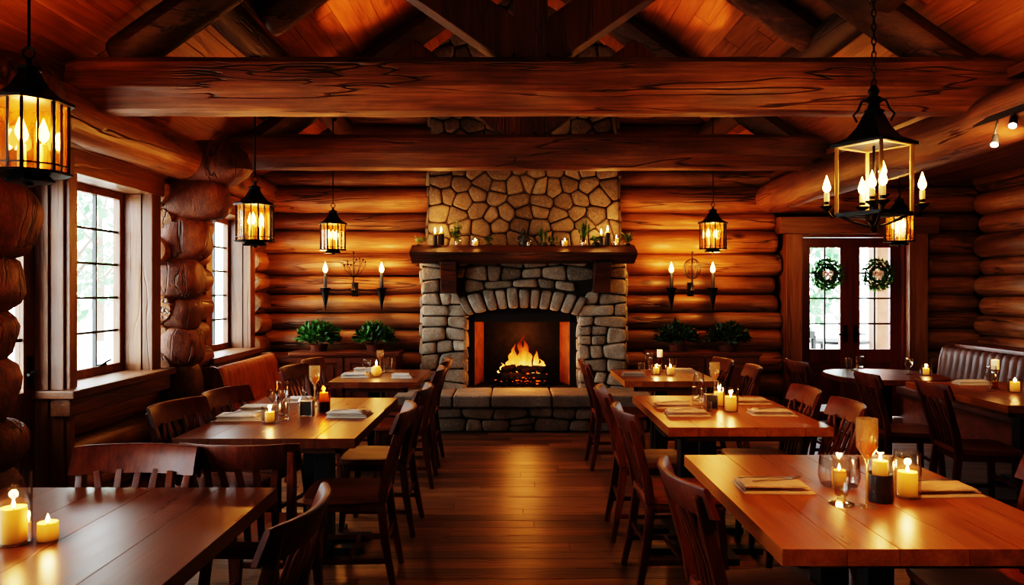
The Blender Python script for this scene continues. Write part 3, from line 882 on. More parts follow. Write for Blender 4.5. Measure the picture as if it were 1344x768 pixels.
# mantel and corbels
m = MB(); log(m, (-1.10, 8.42, 1.888), (1.345, 8.42, 1.888), .1, 28, .1, .006, 9, dome=False)
mm = [(x, 8.42+(y-8.42)*2.05, 1.888+(z-1.888)*.80) for x, y, z in m.V]; m.V = mm
m.build('mantel_shelf', mat_mantel, FP, bevel=0)
for cx in (-.70, 1.0):
    m = MB(); m.r = random.random()
    m.prism([(8.62, 1.81), (8.30, 1.81), (8.31, 1.72), (8.40, 1.62), (8.44, 1.46), (8.62, 1.46)], cx-.09, cx+.09, lambda u, v, d: (d, u, v))
    m.build('corbel', mat_mantel, FP, bevel=.012)
# hearth
m = MB()
xs = [-1.24, -.62, -.22, .42, .95, 1.49]
for a, b in zip(xs, xs[1:]):
    m.r = random.random(); m.box(a+.004, b-.004, 7.94, FY+.05, .265, HZ-random.uniform(0, .006))
hs = m.build('hearth_slab', mat_slab, FP, bevel=.022, bseg=3)
m = MB(); m.box(-1.16, 1.41, 8.02, FY, 0, .27); m.build('hearth_core', mat_mortar, FP)
m = MB(); courses(m, -1.18, 1.43, .0, .265, .28, .12, lambda u, v, d: (u, 8.03-d, v), depth=.035)
for ux, sgn in ((-1.16, -1), (1.41, 1)): stones(m, 8.03, FY, 0, .265, .25, .13, lambda u, v, d, ux=ux, sgn=sgn: (ux+sgn*d, u, v), depth=.03)
m.build('hearth_stonework', mat_stone_g, FP, angle=60)
# firebox
m = MB()
m.box(OX0, OX1, 9.12, 9.15, HZ-.05, 1.5); m.box(OX0-.02, OX1+.02, FY+.02, 9.14, 1.24, 1.32)
fb = m.build('firebox', mat_soot, FP)
m = MB(); m.box(OX0, OX1, FY, 9.12, HZ-.05, HZ+.004); m.build('firebox_floor', mat_soot, fb)
for s in (-1, 1):
    xa = OX0+.075 if s < 0 else OX1-.075; xb = OX0+.17 if s < 0 else OX1-.17
    m = MB(); m.add([(xa, FY+.14, HZ), (xb, 9.12, HZ), (xb, 9.12, 1.14), (xa, FY+.14, 1.14), (xa+s*.02, FY+.14, HZ), (xb+s*.02, 9.12, HZ), (xb+s*.02, 9.12, 1.14), (xa+s*.02, FY+.14, 1.14)],
                    [(0, 1, 2, 3), (4, 7, 6, 5), (0, 4, 5, 1), (1, 5, 6, 2), (2, 6, 7, 3), (3, 7, 4, 0)])
    m.build('firebrick_panel', mat_firebrick, fb)
m = MB()
m.box(OX0, OX0+.08, FY+.1, FY+.15, HZ, 1.3); m.box(OX1-.08, OX1, FY+.1, FY+.15, HZ, 1.3); m.box(OX0, OX1, FY+.1, FY+.15, 1.13, 1.3)
m.build('firebox_surround', mat_steel_dark, fb)
# fire
FC = (.13, 8.82, HZ)
t = thing('fire_grate', 'black iron grate holding the burning logs in the fireplace', 'grate', FC)
m = MB()
for k in range(9): m.tube([(-.27+k*.0675, .13, .05), (-.27+k*.0675, -.12, .05), (-.27+k*.0675, -.16, .10)], .008, 6)
for yy in (-.1, .11): m.tube([(-.3, yy, .04), (.3, yy, .04)], .009, 6)
m.build('bars', mat_iron, t)
for sx in (-.26, .26):
    for sy in (-.1, .11):
        m = MB(); m.tube([(sx, sy, .045), (sx, sy, 0)], .009, 6); m.build('leg', mat_iron, t)
random.seed(5)
LG = [((-.30, .03, .10), (.28, .05, .11), .05), ((-.27, -.08, .105), (.30, -.05, .10), .045), ((-.2, .06, .19), (.24, -.06, .18), .045), ((-.24, -.06, .185), (.05, .1, .2), .036), ((-.02, -.1, .17), (.3, .04, .2), .035)]
ll = ['charred log lying along the back of the grate', 'charred log lying along the front of the grate', 'charred log laid slanting across the two bottom logs', 'thin charred log propped over the grate on the side towards the windows', 'thin charred log propped over the grate on the side towards the doors']
for (a, b, r), lab in zip(LG, ll):
    m = MB(); log(m, Vector(a), Vector(b), r, 12, .05, .03)
    tag(m.build('firewood_log', mat_char, loc=FC), lab, 'log', 'burning logs in the fireplace')
m = MB()
for k in range(150):
    x = random.gauss(0, .17); yv = random.uniform(-.15, .12); m.r = random.random()
    s = random.uniform(.008, .022); m.ball((x, yv, random.uniform(.01, .05)), (s*1.3, s, s*.8), 6, 5, lambda d: 1+.2*random.uniform(-1, 1))
tag(m.build('charcoal_bed', mat_char, loc=FC), 'bed of charcoal lumps under the fireplace grate', 'charcoal', kind='stuff')
m = MB()
for k in range(60):
    x = random.gauss(0, .14); yv = random.uniform(-.17, .1); s = random.uniform(.006, .014)
    m.ball((x, yv, random.choice((random.uniform(.03, .06), random.uniform(.06, .17)))), (s*1.4, s, s*.8), 6, 5)
tag(m.build('embers', mat_ember, loc=FC), 'glowing orange embers scattered among the fireplace logs', 'embers', kind='stuff')
def flame(m, x, y, z, h, w, sd):
    n = 12; rs = []
    for i in range(n+1):
        q = i/n
        wob = Vector((mnoise.noise((sd, q*2.2, 0)), mnoise.noise((sd+9, q*2.2, 0))*.6, 0))*w*1.8*q
        r = w*(math.sin(PI*min(1, q*.86+.10))**.8)*(1-q)**.55*1.2 + .0006
        rs.append([(x+wob.x+math.cos(2*PI*k/10)*r, y+wob.y+math.sin(2*PI*k/10)*r*.7, z+h*q) for k in range(10)])
    m.rings(rs)
m = MB()
for (x, yv, z, h, w) in ((.0, 0, .15, .40, .05), (-.05, .03, .16, .27, .05), (.07, -.02, .14, .24, .05), (.03, -.06, .12, .20, .055), (-.13, .0, .17, .20, .04), (-.17, -.03, .16, .13, .035),
                         (.15, .02, .16, .20, .04), (.2, -.03, .14, .13, .035), (.25, .02, .13, .10, .025), (-.25, .02, .13, .09, .025), (-.07, -.06, .12, .15, .04), (.1, -.09, .10, .13, .045), (-.28, -.05, .08, .06, .02), (.18, -.1, .07, .08, .03), (.02, .05, .2, .3, .05), (-.10, .05, .2, .24, .035)):
    flame(m, x, yv+.07, z+.03, h, w, random.random()*50)
tag(m.build('fire_flames', mat_fire, loc=FC, kind='stuff', angle=180), 'orange flames rising from the logs in the fireplace', 'fire', kind='stuff')

# ------------------------------------------------------------------ lights
def point(loc, W, col=(1, .50, .16), r=.03, name='warm_lamp'):
    l = bpy.data.lights.new(name, 'POINT'); l.energy = W; l.color = col; l.shadow_soft_size = r
    o = bpy.data.objects.new(name, l); COL.objects.link(o); o.location = loc; return o
def spot(loc, tgt, W, ang, col=(1, .62, .30), r=.05, blend=.6, name='ceiling_spot'):
    l = bpy.data.lights.new(name, 'SPOT'); l.energy = W; l.color = col; l.spot_size = math.radians(ang); l.spot_blend = blend; l.shadow_soft_size = r
    o = bpy.data.objects.new(name, l); COL.objects.link(o); o.location = loc
    o.rotation_euler = (Vector(tgt)-Vector(loc)).to_track_quat('-Z', 'Y').to_euler(); return o

# ------------------------------------------------------------------ dining chair (faces +X)
def make_chair():
    t = thing('dining_chair', 'dark red-brown wooden dining chair', 'chair')
    m = MB(); m.r = .2
    poly = []
    for (x, y) in ((-.19, -.175), (-.05, -.205), (.12, -.215), (.205, -.205), (.225, -.14), (.23, 0), (.225, .14), (.205, .205), (.12, .215), (-.05, .205), (-.19, .175)): poly.append((x, y))
    n = len(poly); rs = []
    for sc, z in ((.93, .432), (1, .440), (1, .458), (.985, .468), (.9, .470), (.6, .462), (.2, .458)): rs.append([(x*sc, y*sc, z) for x, y in poly])
    m.rings(rs); m.build('seat', mat_seat, t, angle=50)
    for s in (-1, 1):
        m = MB(); m.r = .4; m.bar([(.175, s*.165, .44), (.19, s*.185, .22), (.205, s*.20, 0)], [.042, .038, .028], [.042, .038, .028], (0, 1, 0)); m.build('leg', mat_chair, t, bevel=.006)
        m = MB(); m.r = .5; m.bar([(-.165, s*.165, .45), (-.19, s*.18, .24), (-.235, s*.20, 0)], [.036, .036, .028], [.044, .042, .03], (1, 0, 0)); m.build('leg', mat_chair, t, bevel=.006)
        m = MB(); m.r = .6; m.bar([(-.172, s*.178, .44), (-.19, s*.188, .56), (-.235, s*.203, .72), (-.275, s*.215, .86)], [.036, .034, .032, .028], [.046, .044, .04, .032], (1, 0, 0)); m.build('back_post', mat_chair, t, bevel=.006)
    m = MB(); m.r = .8         # curved crest rail, ends swept forward
    path = []; H = []; N = 14
    for i in range(N+1):
        q = -1+2*i/N
        path.append((-.302+.062*abs(q)**2.2, q*.242, .838))
        H.append(.104 if abs(q) < .95 else .098)
    rs = []
    for (p, hh, i) in zip(path, H, range(N+1)):
        q = -1+2*i/N; lean = .022; th = .013 if abs(q) < .97 else .010
        x, y, z = p
        dx, dy = 1.0, -0.29*abs(q)**1.2*(1 if q > 0 else -1); L = math.hypot(dx, dy); dx /= L; dy /= L
        ring = []
        for (a, b) in ((-th, -hh/2), (th*.9, -hh/2), (th*1.05, 0), (th*.9, hh/2-.006), (th*.35, hh/2), (-th*.5, hh/2), (-th, hh/2-.008)):
            ring.append((x+dx*a-lean*(b/.05)*1.0*.9, y+dy*a, z+b))
        rs.append(ring)
    m.rings(rs); m.build('crest_rail', mat_chair, t, angle=45)
    for k in range(5):
        q = -1+k/2.0; m = MB(); m.r = .1+k*.05
        xt = -.285+.045*abs(q)**2
        m.bar([(-.168, q*.115, .455), (-.192, q*.122, .58), (-.24, q*.132, .71), (xt, q*.142, .80)], [.026, .03, .030, .026], [.012, .012, .011, .010], (1, 0, 0))
        m.build('back_slat', mat_chair, t, bevel=.003)
    m = MB()
    for s in (-1, 1): m.bar([(-.208, s*.192, .15), (.195, s*.193, .15)], .02, .026)
    m.bar([(-.01, -.192, .15), (-.01, .192, .15)], .02, .026)
    m.bar([(.188, -.19, .235), (.188, .19, .235)], .018, .026); m.bar([(-.19, -.185, .235), (-.19, .185, .235)], .018, .026)
    m.build('stretcher', mat_chair, t, bevel=.004)
    m = MB(); m.bar([(-.165, -.17, .415), (.178, -.17, .415)], .018, .045); m.bar([(-.165, .17, .415), (.178, .17, .415)], .018, .045)
    m.bar([(.172, -.165, .415), (.172, .165, .415)], .018, .045); m.bar([(-.165, -.16, .415), (-.165, .16, .415)], .018, .045)
    m.build('seat_frame', mat_chair, t)
    return t
CH = Maker(make_chair())
def chair(bx, cy, face, label, group, jitter=0):
    """bx: X of the chair back, face +1 looks to +X, -1 to -X"""
    cx = bx + .27*face
    CH.put((cx, cy, 0), (0 if face > 0 else PI)+jitter, label, group)
# aisle side, fireplace-right row of tables
ga = 'chairs along the aisle, candlelit row'
chair(.57, 2.60, 1, 'dark wooden chair nearest the viewer on the aisle, at the table with paired glowing candles', ga, .06)
chair(.58, 3.96, 1, 'wooden aisle chair, second in its row, at the near end of the middle candlelit table', ga, .04)
chair(.57, 4.72, 1, 'wooden aisle chair, third in its row, at the far end of the middle candlelit table', ga, -.03)
chair(.62, 6.50, 1, 'wooden aisle chair closest to the hearth, at the candlelit table before the dark sideboard', ga, .02)
gb = 'chairs on the inner side of the candlelit row'
chair(1.95, 2.66, -1, 'chair tucked under the near candlelit table on the side away from the aisle', gb, -.05)
chair(1.83, 4.16, -1, 'chair with orange-lit crest at the near inner side of the middle candlelit table', gb, -.08)
chair(1.83, 4.74, -1, 'chair at the far inner side of the middle candlelit table', gb, -.04)
chair(1.93, 6.12, -1, 'chair on the near inner side of the table before the dark sideboard', gb, -.12)
chair(1.86, 6.68, -1, 'chair on the far inner side of the table before the dark sideboard', gb, .05)
gc = 'chairs facing the leather banquette'
chair(2.46, 6.62, 1, 'chair at the round-cornered table in front of the wreathed doors', gc, .05)
chair(2.64, 5.66, 1, 'tall-backed chair between the round-cornered table and the banquette table', gc, -.12)
chair(2.80, 5.06, 1, 'large tall-backed chair seen from behind at the banquette table', gc, -.13)
# window side row
gd = 'chairs along the aisle, window row'
chair(-.60, 2.20, -1, 'chair with curved orange-lit crest nearest the viewer beside the bare near table', gd, -.05)
chair(-.56, 3.97, -1, 'wooden chair with its whole seat in view, at the window-side table on the aisle', gd, .05)
chair(-.56, 4.82, -1, 'second aisle chair at the window-side table, half behind a larger one', gd, -.02)
chair(-.57, 5.93, -1, 'aisle chair at the near end of the small table by the leafy sideboard', gd, .02)
chair(-.58, 6.62, -1, 'aisle chair closest to the hearth at the small table by the leafy sideboard', gd, 0)
ge = 'chairs between the tables and the window wall'
chair(-1.84, 4.10, 1, 'chair on the window side of the middle table, in front of the dark log pillar', ge, -.22)
chair(-1.77, 4.62, 1, 'chair on the window side of the middle table, beside the end of the tan banquette', ge, -.22)
chair(-1.76, 6.08, 1, 'chair between the tan banquette and the small table, nearer end', ge, -.15)
chair(-1.76, 6.66, 1, 'chair between the tan banquette and the small table, farther end', ge, -.1)
gf = 'chairs in the gap between the two window-side tables'
CH.put((-1.08, 3.30, 0), PI/2-.03, 'chair with broad curved crest at the near end of the middle window-side table', gf)
CH.put((-1.46, 2.70, 0), -PI/2, 'chair with straight-looking crest pushed in at the far end of the bare near table', gf)

# ------------------------------------------------------------------ tables
def table(x0, x1, y0, y1, label, posts, mat=None, th=.05, octa=0):
    cx, cy = (x0+x1)/2, (y0+y1)/2; w, l = x1-x0, y1-y0
    t = thing('dining_table', label, 'table', (cx, cy, 0), 0, 'dining tables')
    m = MB(); n = 5
    if octa:
        def outl(sc, z):
            P = []
            for k in range(48):
                a = 2*PI*k/48; c, s_ = math.cos(a), math.sin(a); q = (abs(c)**3+abs(s_)**3)**(-1/3)
                P.append((c*q*w/2*sc, s_*q*l/2*sc, z))
            return P
        m.rings([outl(.97, .75-th), outl(1, .75-th+.008), outl(1, .744), outl(.985, .75), outl(.5, .75)])
    else:
        ws = [random.uniform(.8, 1.2) for _ in range(n)]; S = sum(ws); x = -w/2
        for k in range(n):
            b = w*ws[k]/S; m.r = random.random(); m.box(x+.0006, x+b-.0006, -l/2, l/2, .75-th, .75-random.uniform(0, .0003)); x += b
    m.build('tabletop', mat or mat_table, t, bevel=0 if octa else .0012, angle=30)
    if not octa:
        m = MB(); m.box(-w/2+.10, w/2-.10, -l/2+.12, -l/2+.145, .75-th-.05, .75-th); m.box(-w/2+.10, w/2-.10, l/2-.145, l/2-.12, .75-th-.05, .75-th)
        m.box(-w/2+.10, -w/2+.125, -l/2+.12, l/2-.12, .75-th-.05, .75-th); m.box(w/2-.125, w/2-.10, -l/2+.12, l/2-.12, .75-th-.05, .75-th)
        m.build('apron', mat_cab, t)
    for (px, py) in posts:
        m = MB(); m.box(px-.05, px+.05, py-.05, py+.05, .03, .75-th-.012)
        p = m.build('leg', mat_steel_dark, t, bevel=.004)
        m = MB(); m.box(px-.16, px+.16, py-.16, py+.16, .75-th-.014, .75-th-.002); m.build('mounting_plate', mat_steel_dark, p)
    m = MB()
    yy = [p[1] for p in posts]; xx = [p[0] for p in posts]
    for y in sorted(set(yy)):
        m.box(min(xx)-.22, max(xx)+.22, y-.04, y+.04, 0, .035)
    for x in sorted(set(xx)):
        m.box(x-.04, x+.04, min(yy)-.2, max(yy)+.2, .002, .034)
    m.build('base_foot', mat_steel_dark, t, bevel=.004)
    return t
table(.78, 1.73, 2.20, 3.455, 'glossy plank table nearest the viewer, with tall amber flute and two bright candles', [(-.12, -.1), (.14, .1)])
table(.85, 1.75, 4.14, 5.38, 'glossy plank table, middle of the candlelit row, under four napkins', [(-.30, -.42), (-.10, -.05)])
table(.92, 1.70, 6.23, 7.13, 'small plank table in front of the dark sideboard on the candle-lit side', [(-.04, -.15), (-.02, .12)])
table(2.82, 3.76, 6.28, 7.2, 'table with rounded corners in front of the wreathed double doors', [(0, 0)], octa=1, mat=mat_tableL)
table(3.20, 4.25, 4.92, 6.2, 'plank table in front of the brown leather banquette', [(.2, -.3), (.2, .3)])
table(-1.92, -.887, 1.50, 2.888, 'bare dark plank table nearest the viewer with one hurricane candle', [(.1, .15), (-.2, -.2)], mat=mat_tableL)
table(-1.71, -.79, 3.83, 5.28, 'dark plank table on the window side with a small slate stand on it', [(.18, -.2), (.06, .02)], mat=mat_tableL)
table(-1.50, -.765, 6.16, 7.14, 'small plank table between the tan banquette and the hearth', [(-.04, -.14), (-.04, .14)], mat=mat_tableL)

# ------------------------------------------------------------------ banquettes
def banquette(name, label, mat, y0, y1, side, xback, ztop, zseat=.45, pitch=.115, cap=False):
    """side -1: backs on to the left wall (faces +X); +1: right wall (faces -X)"""
    t = thing(name, label, 'bench', (xback, (y0+y1)/2, 0))
    f = -side; L = y1-y0
    prof = [(0.05, zseat-.02), (.035, zseat+.1), (.005, ztop-.14), (-.005, ztop-.06), (-.025, ztop-.015), (-.065, ztop), (-.115, ztop-.01), (-.15, ztop-.05)]
    m = MB(); n = int(L/pitch); rs = []
    for i in range(n*6+1):
        y = -L/2+L*i/(n*6); q = (i % 6)/6; b = .022*abs(math.sin(PI*q))**.6
        ring = []
        for j, (x, z) in enumerate(prof):
            k = b if j < 6 else b*.4
            ring.append((f*(x+k*(1 if j < 4 else .6)), y, z+(k*.6 if j >= 4 else 0)))
        ring += [(f*-.15, y, zseat-.02)]
        rs.append(ring)
    m.rings(rs); m.build('backrest', mat, t, angle=70)
    m = MB(); m.r = .3; m.box(f*.02, f*.52, -L/2, L/2, zseat-.11, zseat); m.build('seat', mat, t, bevel=.03, bseg=3)
    m = MB(); m.box(f*-.14, f*.44, -L/2+.02, L/2-.02, .005, zseat-.11); m.build('base', mat_cab, t)
    for e in (-1, 1):
        m = MB(); yy = -L/2-.03 if e < 0 else L/2
        m.prism([(-.17, 0), (.10, 0), (.085, zseat), (.04, zseat+.1), (.012, ztop-.1), (-.02, ztop-.005), (-.07, ztop+.02), (-.17, ztop+.01)], yy, yy+.03, lambda u, v, d: (f*u, d, v))
        m.build('end_panel', mat_trim['Z'], t, bevel=.004)
    if cap:
        m = MB(); m.box(f*-.16, f*-.52, -L/2-.03, L/2+.03, ztop-.02, ztop+.035); m.box(f*-.16, f*-.2, -L/2-.03, L/2+.03, 0, ztop-.02); m.build('top_ledge', mat_cab, t, bevel=.006)
    return t
banquette('leather_banquette', 'tan channelled leather banquette under the far window', mat_leather_l, 6.74, 8.28, -1, -2.56, .80)
banquette('leather_banquette', 'brown channelled leather banquette along the log side wall', mat_leather_r, 4.2, 8.48, 1, 4.78, .86, cap=True)

# ------------------------------------------------------------------ sideboards and shrubs
def sideboard(x0, x1, label, n=2):
    t = thing('sideboard', label, 'sideboard', (x0, 8.36, 0))
    W = x1-x0; D = .42
    m = MB(); m.r = .2; m.box(0, W, .02, D, .06, .775); m.box(.03, W-.03, .05, D, 0, .06); m.build('carcass', mat_cab, t)
    m = MB(); m.r = .4; m.box(-.025, W+.025, -.02, D, .775, .81); m.box(-.01, W+.01, -.005, D, .757, .775); m.build('top', mat_cab, t, bevel=.006)
    dw = W/n
    for k in range(n):
        m = MB(); m.r = .3+k*.2; a, b = k*dw+.012, (k+1)*dw-.012; st = .06
        m.box(a, a+st, 0, .022, .09, .75); m.box(b-st, b, 0, .022, .09, .75); m.box(a+st, b-st, 0, .022, .69, .75); m.box(a+st, b-st, 0, .022, .09, .15)
        m.box(a+st-.002, b-st+.002, .012, .02, .148, .692); m.box(a+st+.04, b-st-.04, .002, .014, .19, .65)
        d = m.build('door', mat_cab, t, bevel=.004)
        m = MB(); m.ball((b-.03 if k % 2 == 0 else a+.03, -.014, .5), .013, 10, 7); m.tube([(b-.03 if k % 2 == 0 else a+.03, 0, .5), (b-.03 if k % 2 == 0 else a+.03, -.01, .5)], .006, 8); m.build('knob', mat_iron, d)
    return t
sideboard(-2.43, -1.26, 'panelled wooden sideboard between the tan banquette and the hearth')
sideboard(1.53, 2.72, 'panelled wooden sideboard in the dark corner between fireplace and doors')
def shrub(x, y, z, r, label, n=620, mat=None):
    t = thing('potted_shrub', label, 'plant', (x, y, z), 0, 'leafy shrubs on the sideboards')
    m = MB(); m.lathe([(.06, 0), (.085, .0), (.10, .06), (.105, .075), (.09, .075), (.085, .06)], 16); m.build('pot', mat_pot, t)
    m = MB()
    for k in range(n):
        m.r = random.random()
        a = random.uniform(0, 2*PI); u = random.uniform(-.25, 1); q = math.sqrt(1-u*u); s = random.uniform(.45, 1.02)
        d = Vector((q*math.cos(a), q*math.sin(a), u))
        lump = 1+.16*mnoise.noise(d*2.6+Vector((x*3, 0, 0)))
        c = Vector((d.x*r*1.12*s, d.y*r*.85*s, .085+.055+d.z*r*.82*s))*1.0
        c = Vector((c.x*lump, c.y*lump, c.z*lump if c.z > .1 else c.z))
        m.leaf(c, d+Vector((random.uniform(-.7, .7), random.uniform(-.7, .7), random.uniform(-.2, .8))), d+Vector((0, 0, .3)), random.uniform(.05, .085), random.uniform(.026, .04))
    m.build('foliage', mat or mat_leaf, t, angle=180)
    m = MB()
    for k in range(6):
        a = k*1.05; m.tube([(0, 0, .05), (math.cos(a)*r*.4, math.sin(a)*r*.35, .14), (math.cos(a)*r*.75, math.sin(a)*r*.6, .2)], [.008, .006, .003], 6)
    m.build('stems', mat_bark, t)
shrub(-2.17, 8.56, .81, .195, 'bright green bushy shrub on the sideboard, nearer the tan banquette')
shrub(-1.54, 8.56, .81, .18, 'bright green bushy shrub on the sideboard, nearer the grey chimney stones')
shrub(1.86, 8.56, .81, .19, 'shadowy green shrub on the dark sideboard, nearer the chimney', mat=mat_leaf_shaded)
shrub(2.42, 8.56, .81, .19, 'shadowy green shrub on the dark sideboard, nearer the doors', mat=mat_leaf_shaded)

# ------------------------------------------------------------------ tableware
def T(px, py):
    """point on a 0.75 m table top seen at a photo pixel"""
    Y = (EYE-.75)*FPX/(py-380.0); return ((px-672)*Y/FPX, Y, .75)
def shell(m, prof, segs=20, th=.0018):
    """thin walled vessel: outer profile then back down inside"""
    inner = [(max(r-th, .0005), z) for r, z in prof if z > prof[0][1]+.003]
    m.lathe(prof + list(reversed(inner)), segs)
def candle_flame(parent, z, s=1.0, mat=None):
    m = MB(); m.lathe([(.0012, 0), (.005*s, .006*s), (.0068*s, .014*s), (.0055*s, .024*s), (.0028*s, .036*s), (.0004, .047*s)], 10)
    m.V = [(x, y, zz*min(1, s*.95)+z) for x, y, zz in m.V]
    return m.build('flame', mat or mat_flame, parent, angle=180)
def make_candle(r, h, mat=None):
    t = thing('pillar_candle', 'candle', 'candle')
    m = MB(); m.lathe([(r*.97, 0), (r, .004), (r, h-.006), (r*.96, h), (r*.86, h-.001), (r*.6, h-.010), (.002, h-.012)], 24, fn=lambda k, z: 1+.012*math.sin(k*2.1)*(1 if z > h*.6 else 0)); m.build('wax', mat or mat_wax, t, angle=50)
    m = MB(); m.tube([(0, 0, h-.012), (.001, 0, h+.004)], .0014, 6); m.build('wick', mat_wick, t)
    candle_flame(t, h-.002, .8)
    return t
def make_glass(name, cat, prof, mat=None, th=.0018, liquid=None, segs=22, lmat=None):
    if liquid:
        t = thing(name, 'glass', cat)
        m = MB(); shell(m, prof, segs, th); m.build('glass', mat or mat_glass, t, angle=50)
        m = MB(); m.lathe(liquid, segs); m.build('drink', lmat or mat_wine, t, angle=50)
        return t
    m = MB(); shell(m, prof, segs, th); o = m.build(name, mat or mat_glass, angle=50); o['label'] = 'glass'; o['category'] = cat
    return o
CYL = lambda r, h: [(r*.9, 0), (r, .004), (r, .014), (r, h*.5), (r*1.0, h)]
P_cand = Maker(make_candle(.034, .085)); P_candS = Maker(make_candle(.026, .055)); P_candL = Maker(make_candle(.036, .10))
P_cyl = Maker(make_glass('candle_glass', 'candle holder', CYL(.046, .155)))
P_hur = Maker(make_glass('hurricane_glass', 'candle holder', CYL(.0485, .21)))
P_vot = Maker(make_glass('votive_glass', 'candle holder', [(.03, 0), (.04, .004), (.043, .03), (.042, .085)]))
P_bowl = Maker(make_glass('votive_bowl', 'candle holder', [(.045, 0), (.066, .006), (.076, .04), (.074, .085), (.07, .115)]))
P_tum = Maker(make_glass('water_tumbler', 'glass', [(.028, 0), (.031, .003), (.033, .03), (.036, .125)]))
P_wine = Maker(make_glass('wine_glass', 'glass', [(.034, 0), (.033, .003), (.008, .008), (.0045, .015), (.0045, .075), (.012, .088), (.033, .112), (.040, .145), (.036, .205)]))
P_flute = Maker(make_glass('champagne_flute', 'glass', [(.034, 0), (.033, .003), (.008, .009), (.0048, .02), (.0048, .155), (.009, .165), (.035, .205), (.0365, .25), (.0365, .305)], liquid=[(.004, .168), (.008, .1695), (.0325, .206), (.0335, .222), (.001, .222)], mat=mat_fluteglass))
P_foot = Maker(make_glass('footed_glass', 'glass', [(.046, 0), (.045, .005), (.018, .014), (.014, .022), (.022, .035), (.028, .08), (.033, .165)], liquid=[(.012, .03), (.02, .037), (.0262, .08), (.029, .115), (.001, .115)], lmat=mat_glass))
def make_dark_holder():
    t = thing('dark_candle_cup', 'cup', 'candle holder')
    m = MB(); m.lathe([(.040, 0), (.043, .004), (.043, .095), (.041, .098), (.039, .095), (.039, .088), (.002, .088)], 24); m.build('cup', mat_ceramic, t, angle=50)
    m = MB(); m.lathe([(.0445, .0), (.0445, .165), (.0435, .165), (.0435, .099)], 24); m.build('glass_sleeve', mat_glass, t, angle=50)
    return t
P_dark = Maker(make_dark_holder())
def make_amber():
    t = thing('amber_candle_jar', 'jar', 'candle holder')
    m = MB(); shell(m, [(.036, 0), (.040, .004), (.040, .075), (.042, .08), (.041, .155)], 24); m.build('jar', mat_amberglass, t, angle=50)
    m = MB(); m.lathe([(.037, .004), (.037, .06), (.003, .06)], 20); m.build('dark_sand', mat_ceramic, t)
    return t
P_amb = Maker(make_amber())
def make_slate():
    t = thing('slate_stand', 'stand', 'table sign')
    m = MB(); m.box(-.034, .034, -.018, .02, .004, .088); m.build('block', mat_slate, t, bevel=.003)
    m = MB(); m.box(-.039, -.034, -.022, .024, 0, .094); m.box(.034, .039, -.022, .024, 0, .094); m.box(-.034, .034, -.022, .024, .088, .094); m.box(-.034, .034, -.022, .024, 0, .004)
    m.build('frame', mat_cutlery, t, bevel=.001); return t
P_slate = Maker(make_slate())
def make_cruet():
    t = thing('glass_cruet', 'cruet', 'cruet')
    m = MB(); shell(m, [(.022, 0), (.032, .006), (.037, .03), (.030, .055), (.012, .068), (.011, .085), (.014, .09)], 18); m.build('bottle', mat_glass, t, angle=50)
    m = MB(); m.ball((0, 0, .098), .012, 10, 8); m.tube([(0, 0, .078), (0, 0, .09)], .0075, 8); m.build('stopper', mat_glass, t); return t
P_cruet = Maker(make_cruet())
def make_peg():
    t = thing('candle_stand', 'stand', 'candle holder')
    m = MB(); m.lathe([(.032, 0), (.032, .006), (.02, .012), (.016, .12), (.024, .128), (.024, .135)], 18); m.build('stand', mat_amberglass, t, angle=50)
    m = MB(); m.lathe([(.026, .135), (.026, .20), (.002, .20)], 18); m.build('candle', mat_wax2, t); return t
P_peg = Maker(make_peg())
def make_napkin():
    m = MB(); W, D = .26, .185
    def sheet(x0, x1, y0, y1, z, th, sd):
        nx, ny = 16, 10; rs = []
        for j in range(ny+1):
            top = []
            for i in range(nx+1):
                u, v = i/nx, j/ny
                e = min(u, 1-u, v, 1-v)
                top.append((x0+(x1-x0)*u, y0+(y1-y0)*v, z+th*min(1, .35+e*9)+.003*mnoise.noise((u*4+sd, v*3, sd))))
            bot = [(p[0], p[1], z) for p in reversed(top)]
            rs.append(top+bot)
        m.r = random.random(); m.rings(rs)
    sheet(-W/2, W/2, -D/2, D/2, 0, .008, 1); sheet(-W/2+.006, W/2-.012, -D/2+.012, D/2-.004, .0085, .006, 7); sheet(-W/2+.004, W/2-.03, -D/2+.004, D*.1, .0145, .008, 13)
    o = m.build('folded_napkin', mat_linen, angle=60); o['label'] = 'n'; o['category'] = 'napkin'; return o
P_nap = Maker(make_napkin())
def make_nap2():
    o = P_nap.p.copy(); COL.objects.link(o); o.data = o.data.copy(); o.name = 'folded_napkin'; o.data.materials[0] = mat_linen2; return o
P_nap2 = Maker(make_nap2())
def make_fork():
    m = MB()
    path = [(-.09, 0, .003), (-.04, 0, .004), (.03, 0, .007), (.055, 0, .005)]
    m.bar(path, [.013, .009, .005, .012], [.002, .0025, .003, .002])
    m.bar([(.053, 0, .005), (.066, 0, .002), (.078, 0, .001)], [.014, .022, .022], .0016)
    for k in range(4): m.bar([(.076, -.009+k*.006, .001), (.1, -.0088+k*.0058, .004), (.112, -.0086+k*.0057, .009)], [.0034, .003, .0014], .0014)
    o = m.build('fork', mat_cutlery); o['label'] = 'f'; o['category'] = 'fork'; return o
def make_knife():
    m = MB(); m.bar([(-.11, 0, .004), (-.06, 0, .004), (.0, 0, .004)], [.012, .014, .010], [.005, .006, .004])
    m.bar([(.0, 0, .004), (.03, .001, .004), (.08, .001, .004), (.112, -.004, .004)], [.010, .017, .018, .003], [.003, .0018, .0016, .001])
    o = m.build('table_knife', mat_cutlery, bevel=.001); o['label'] = 'k'; o['category'] = 'knife'; return o
P_fork = Maker(make_fork()); P_knife = Maker(make_knife())

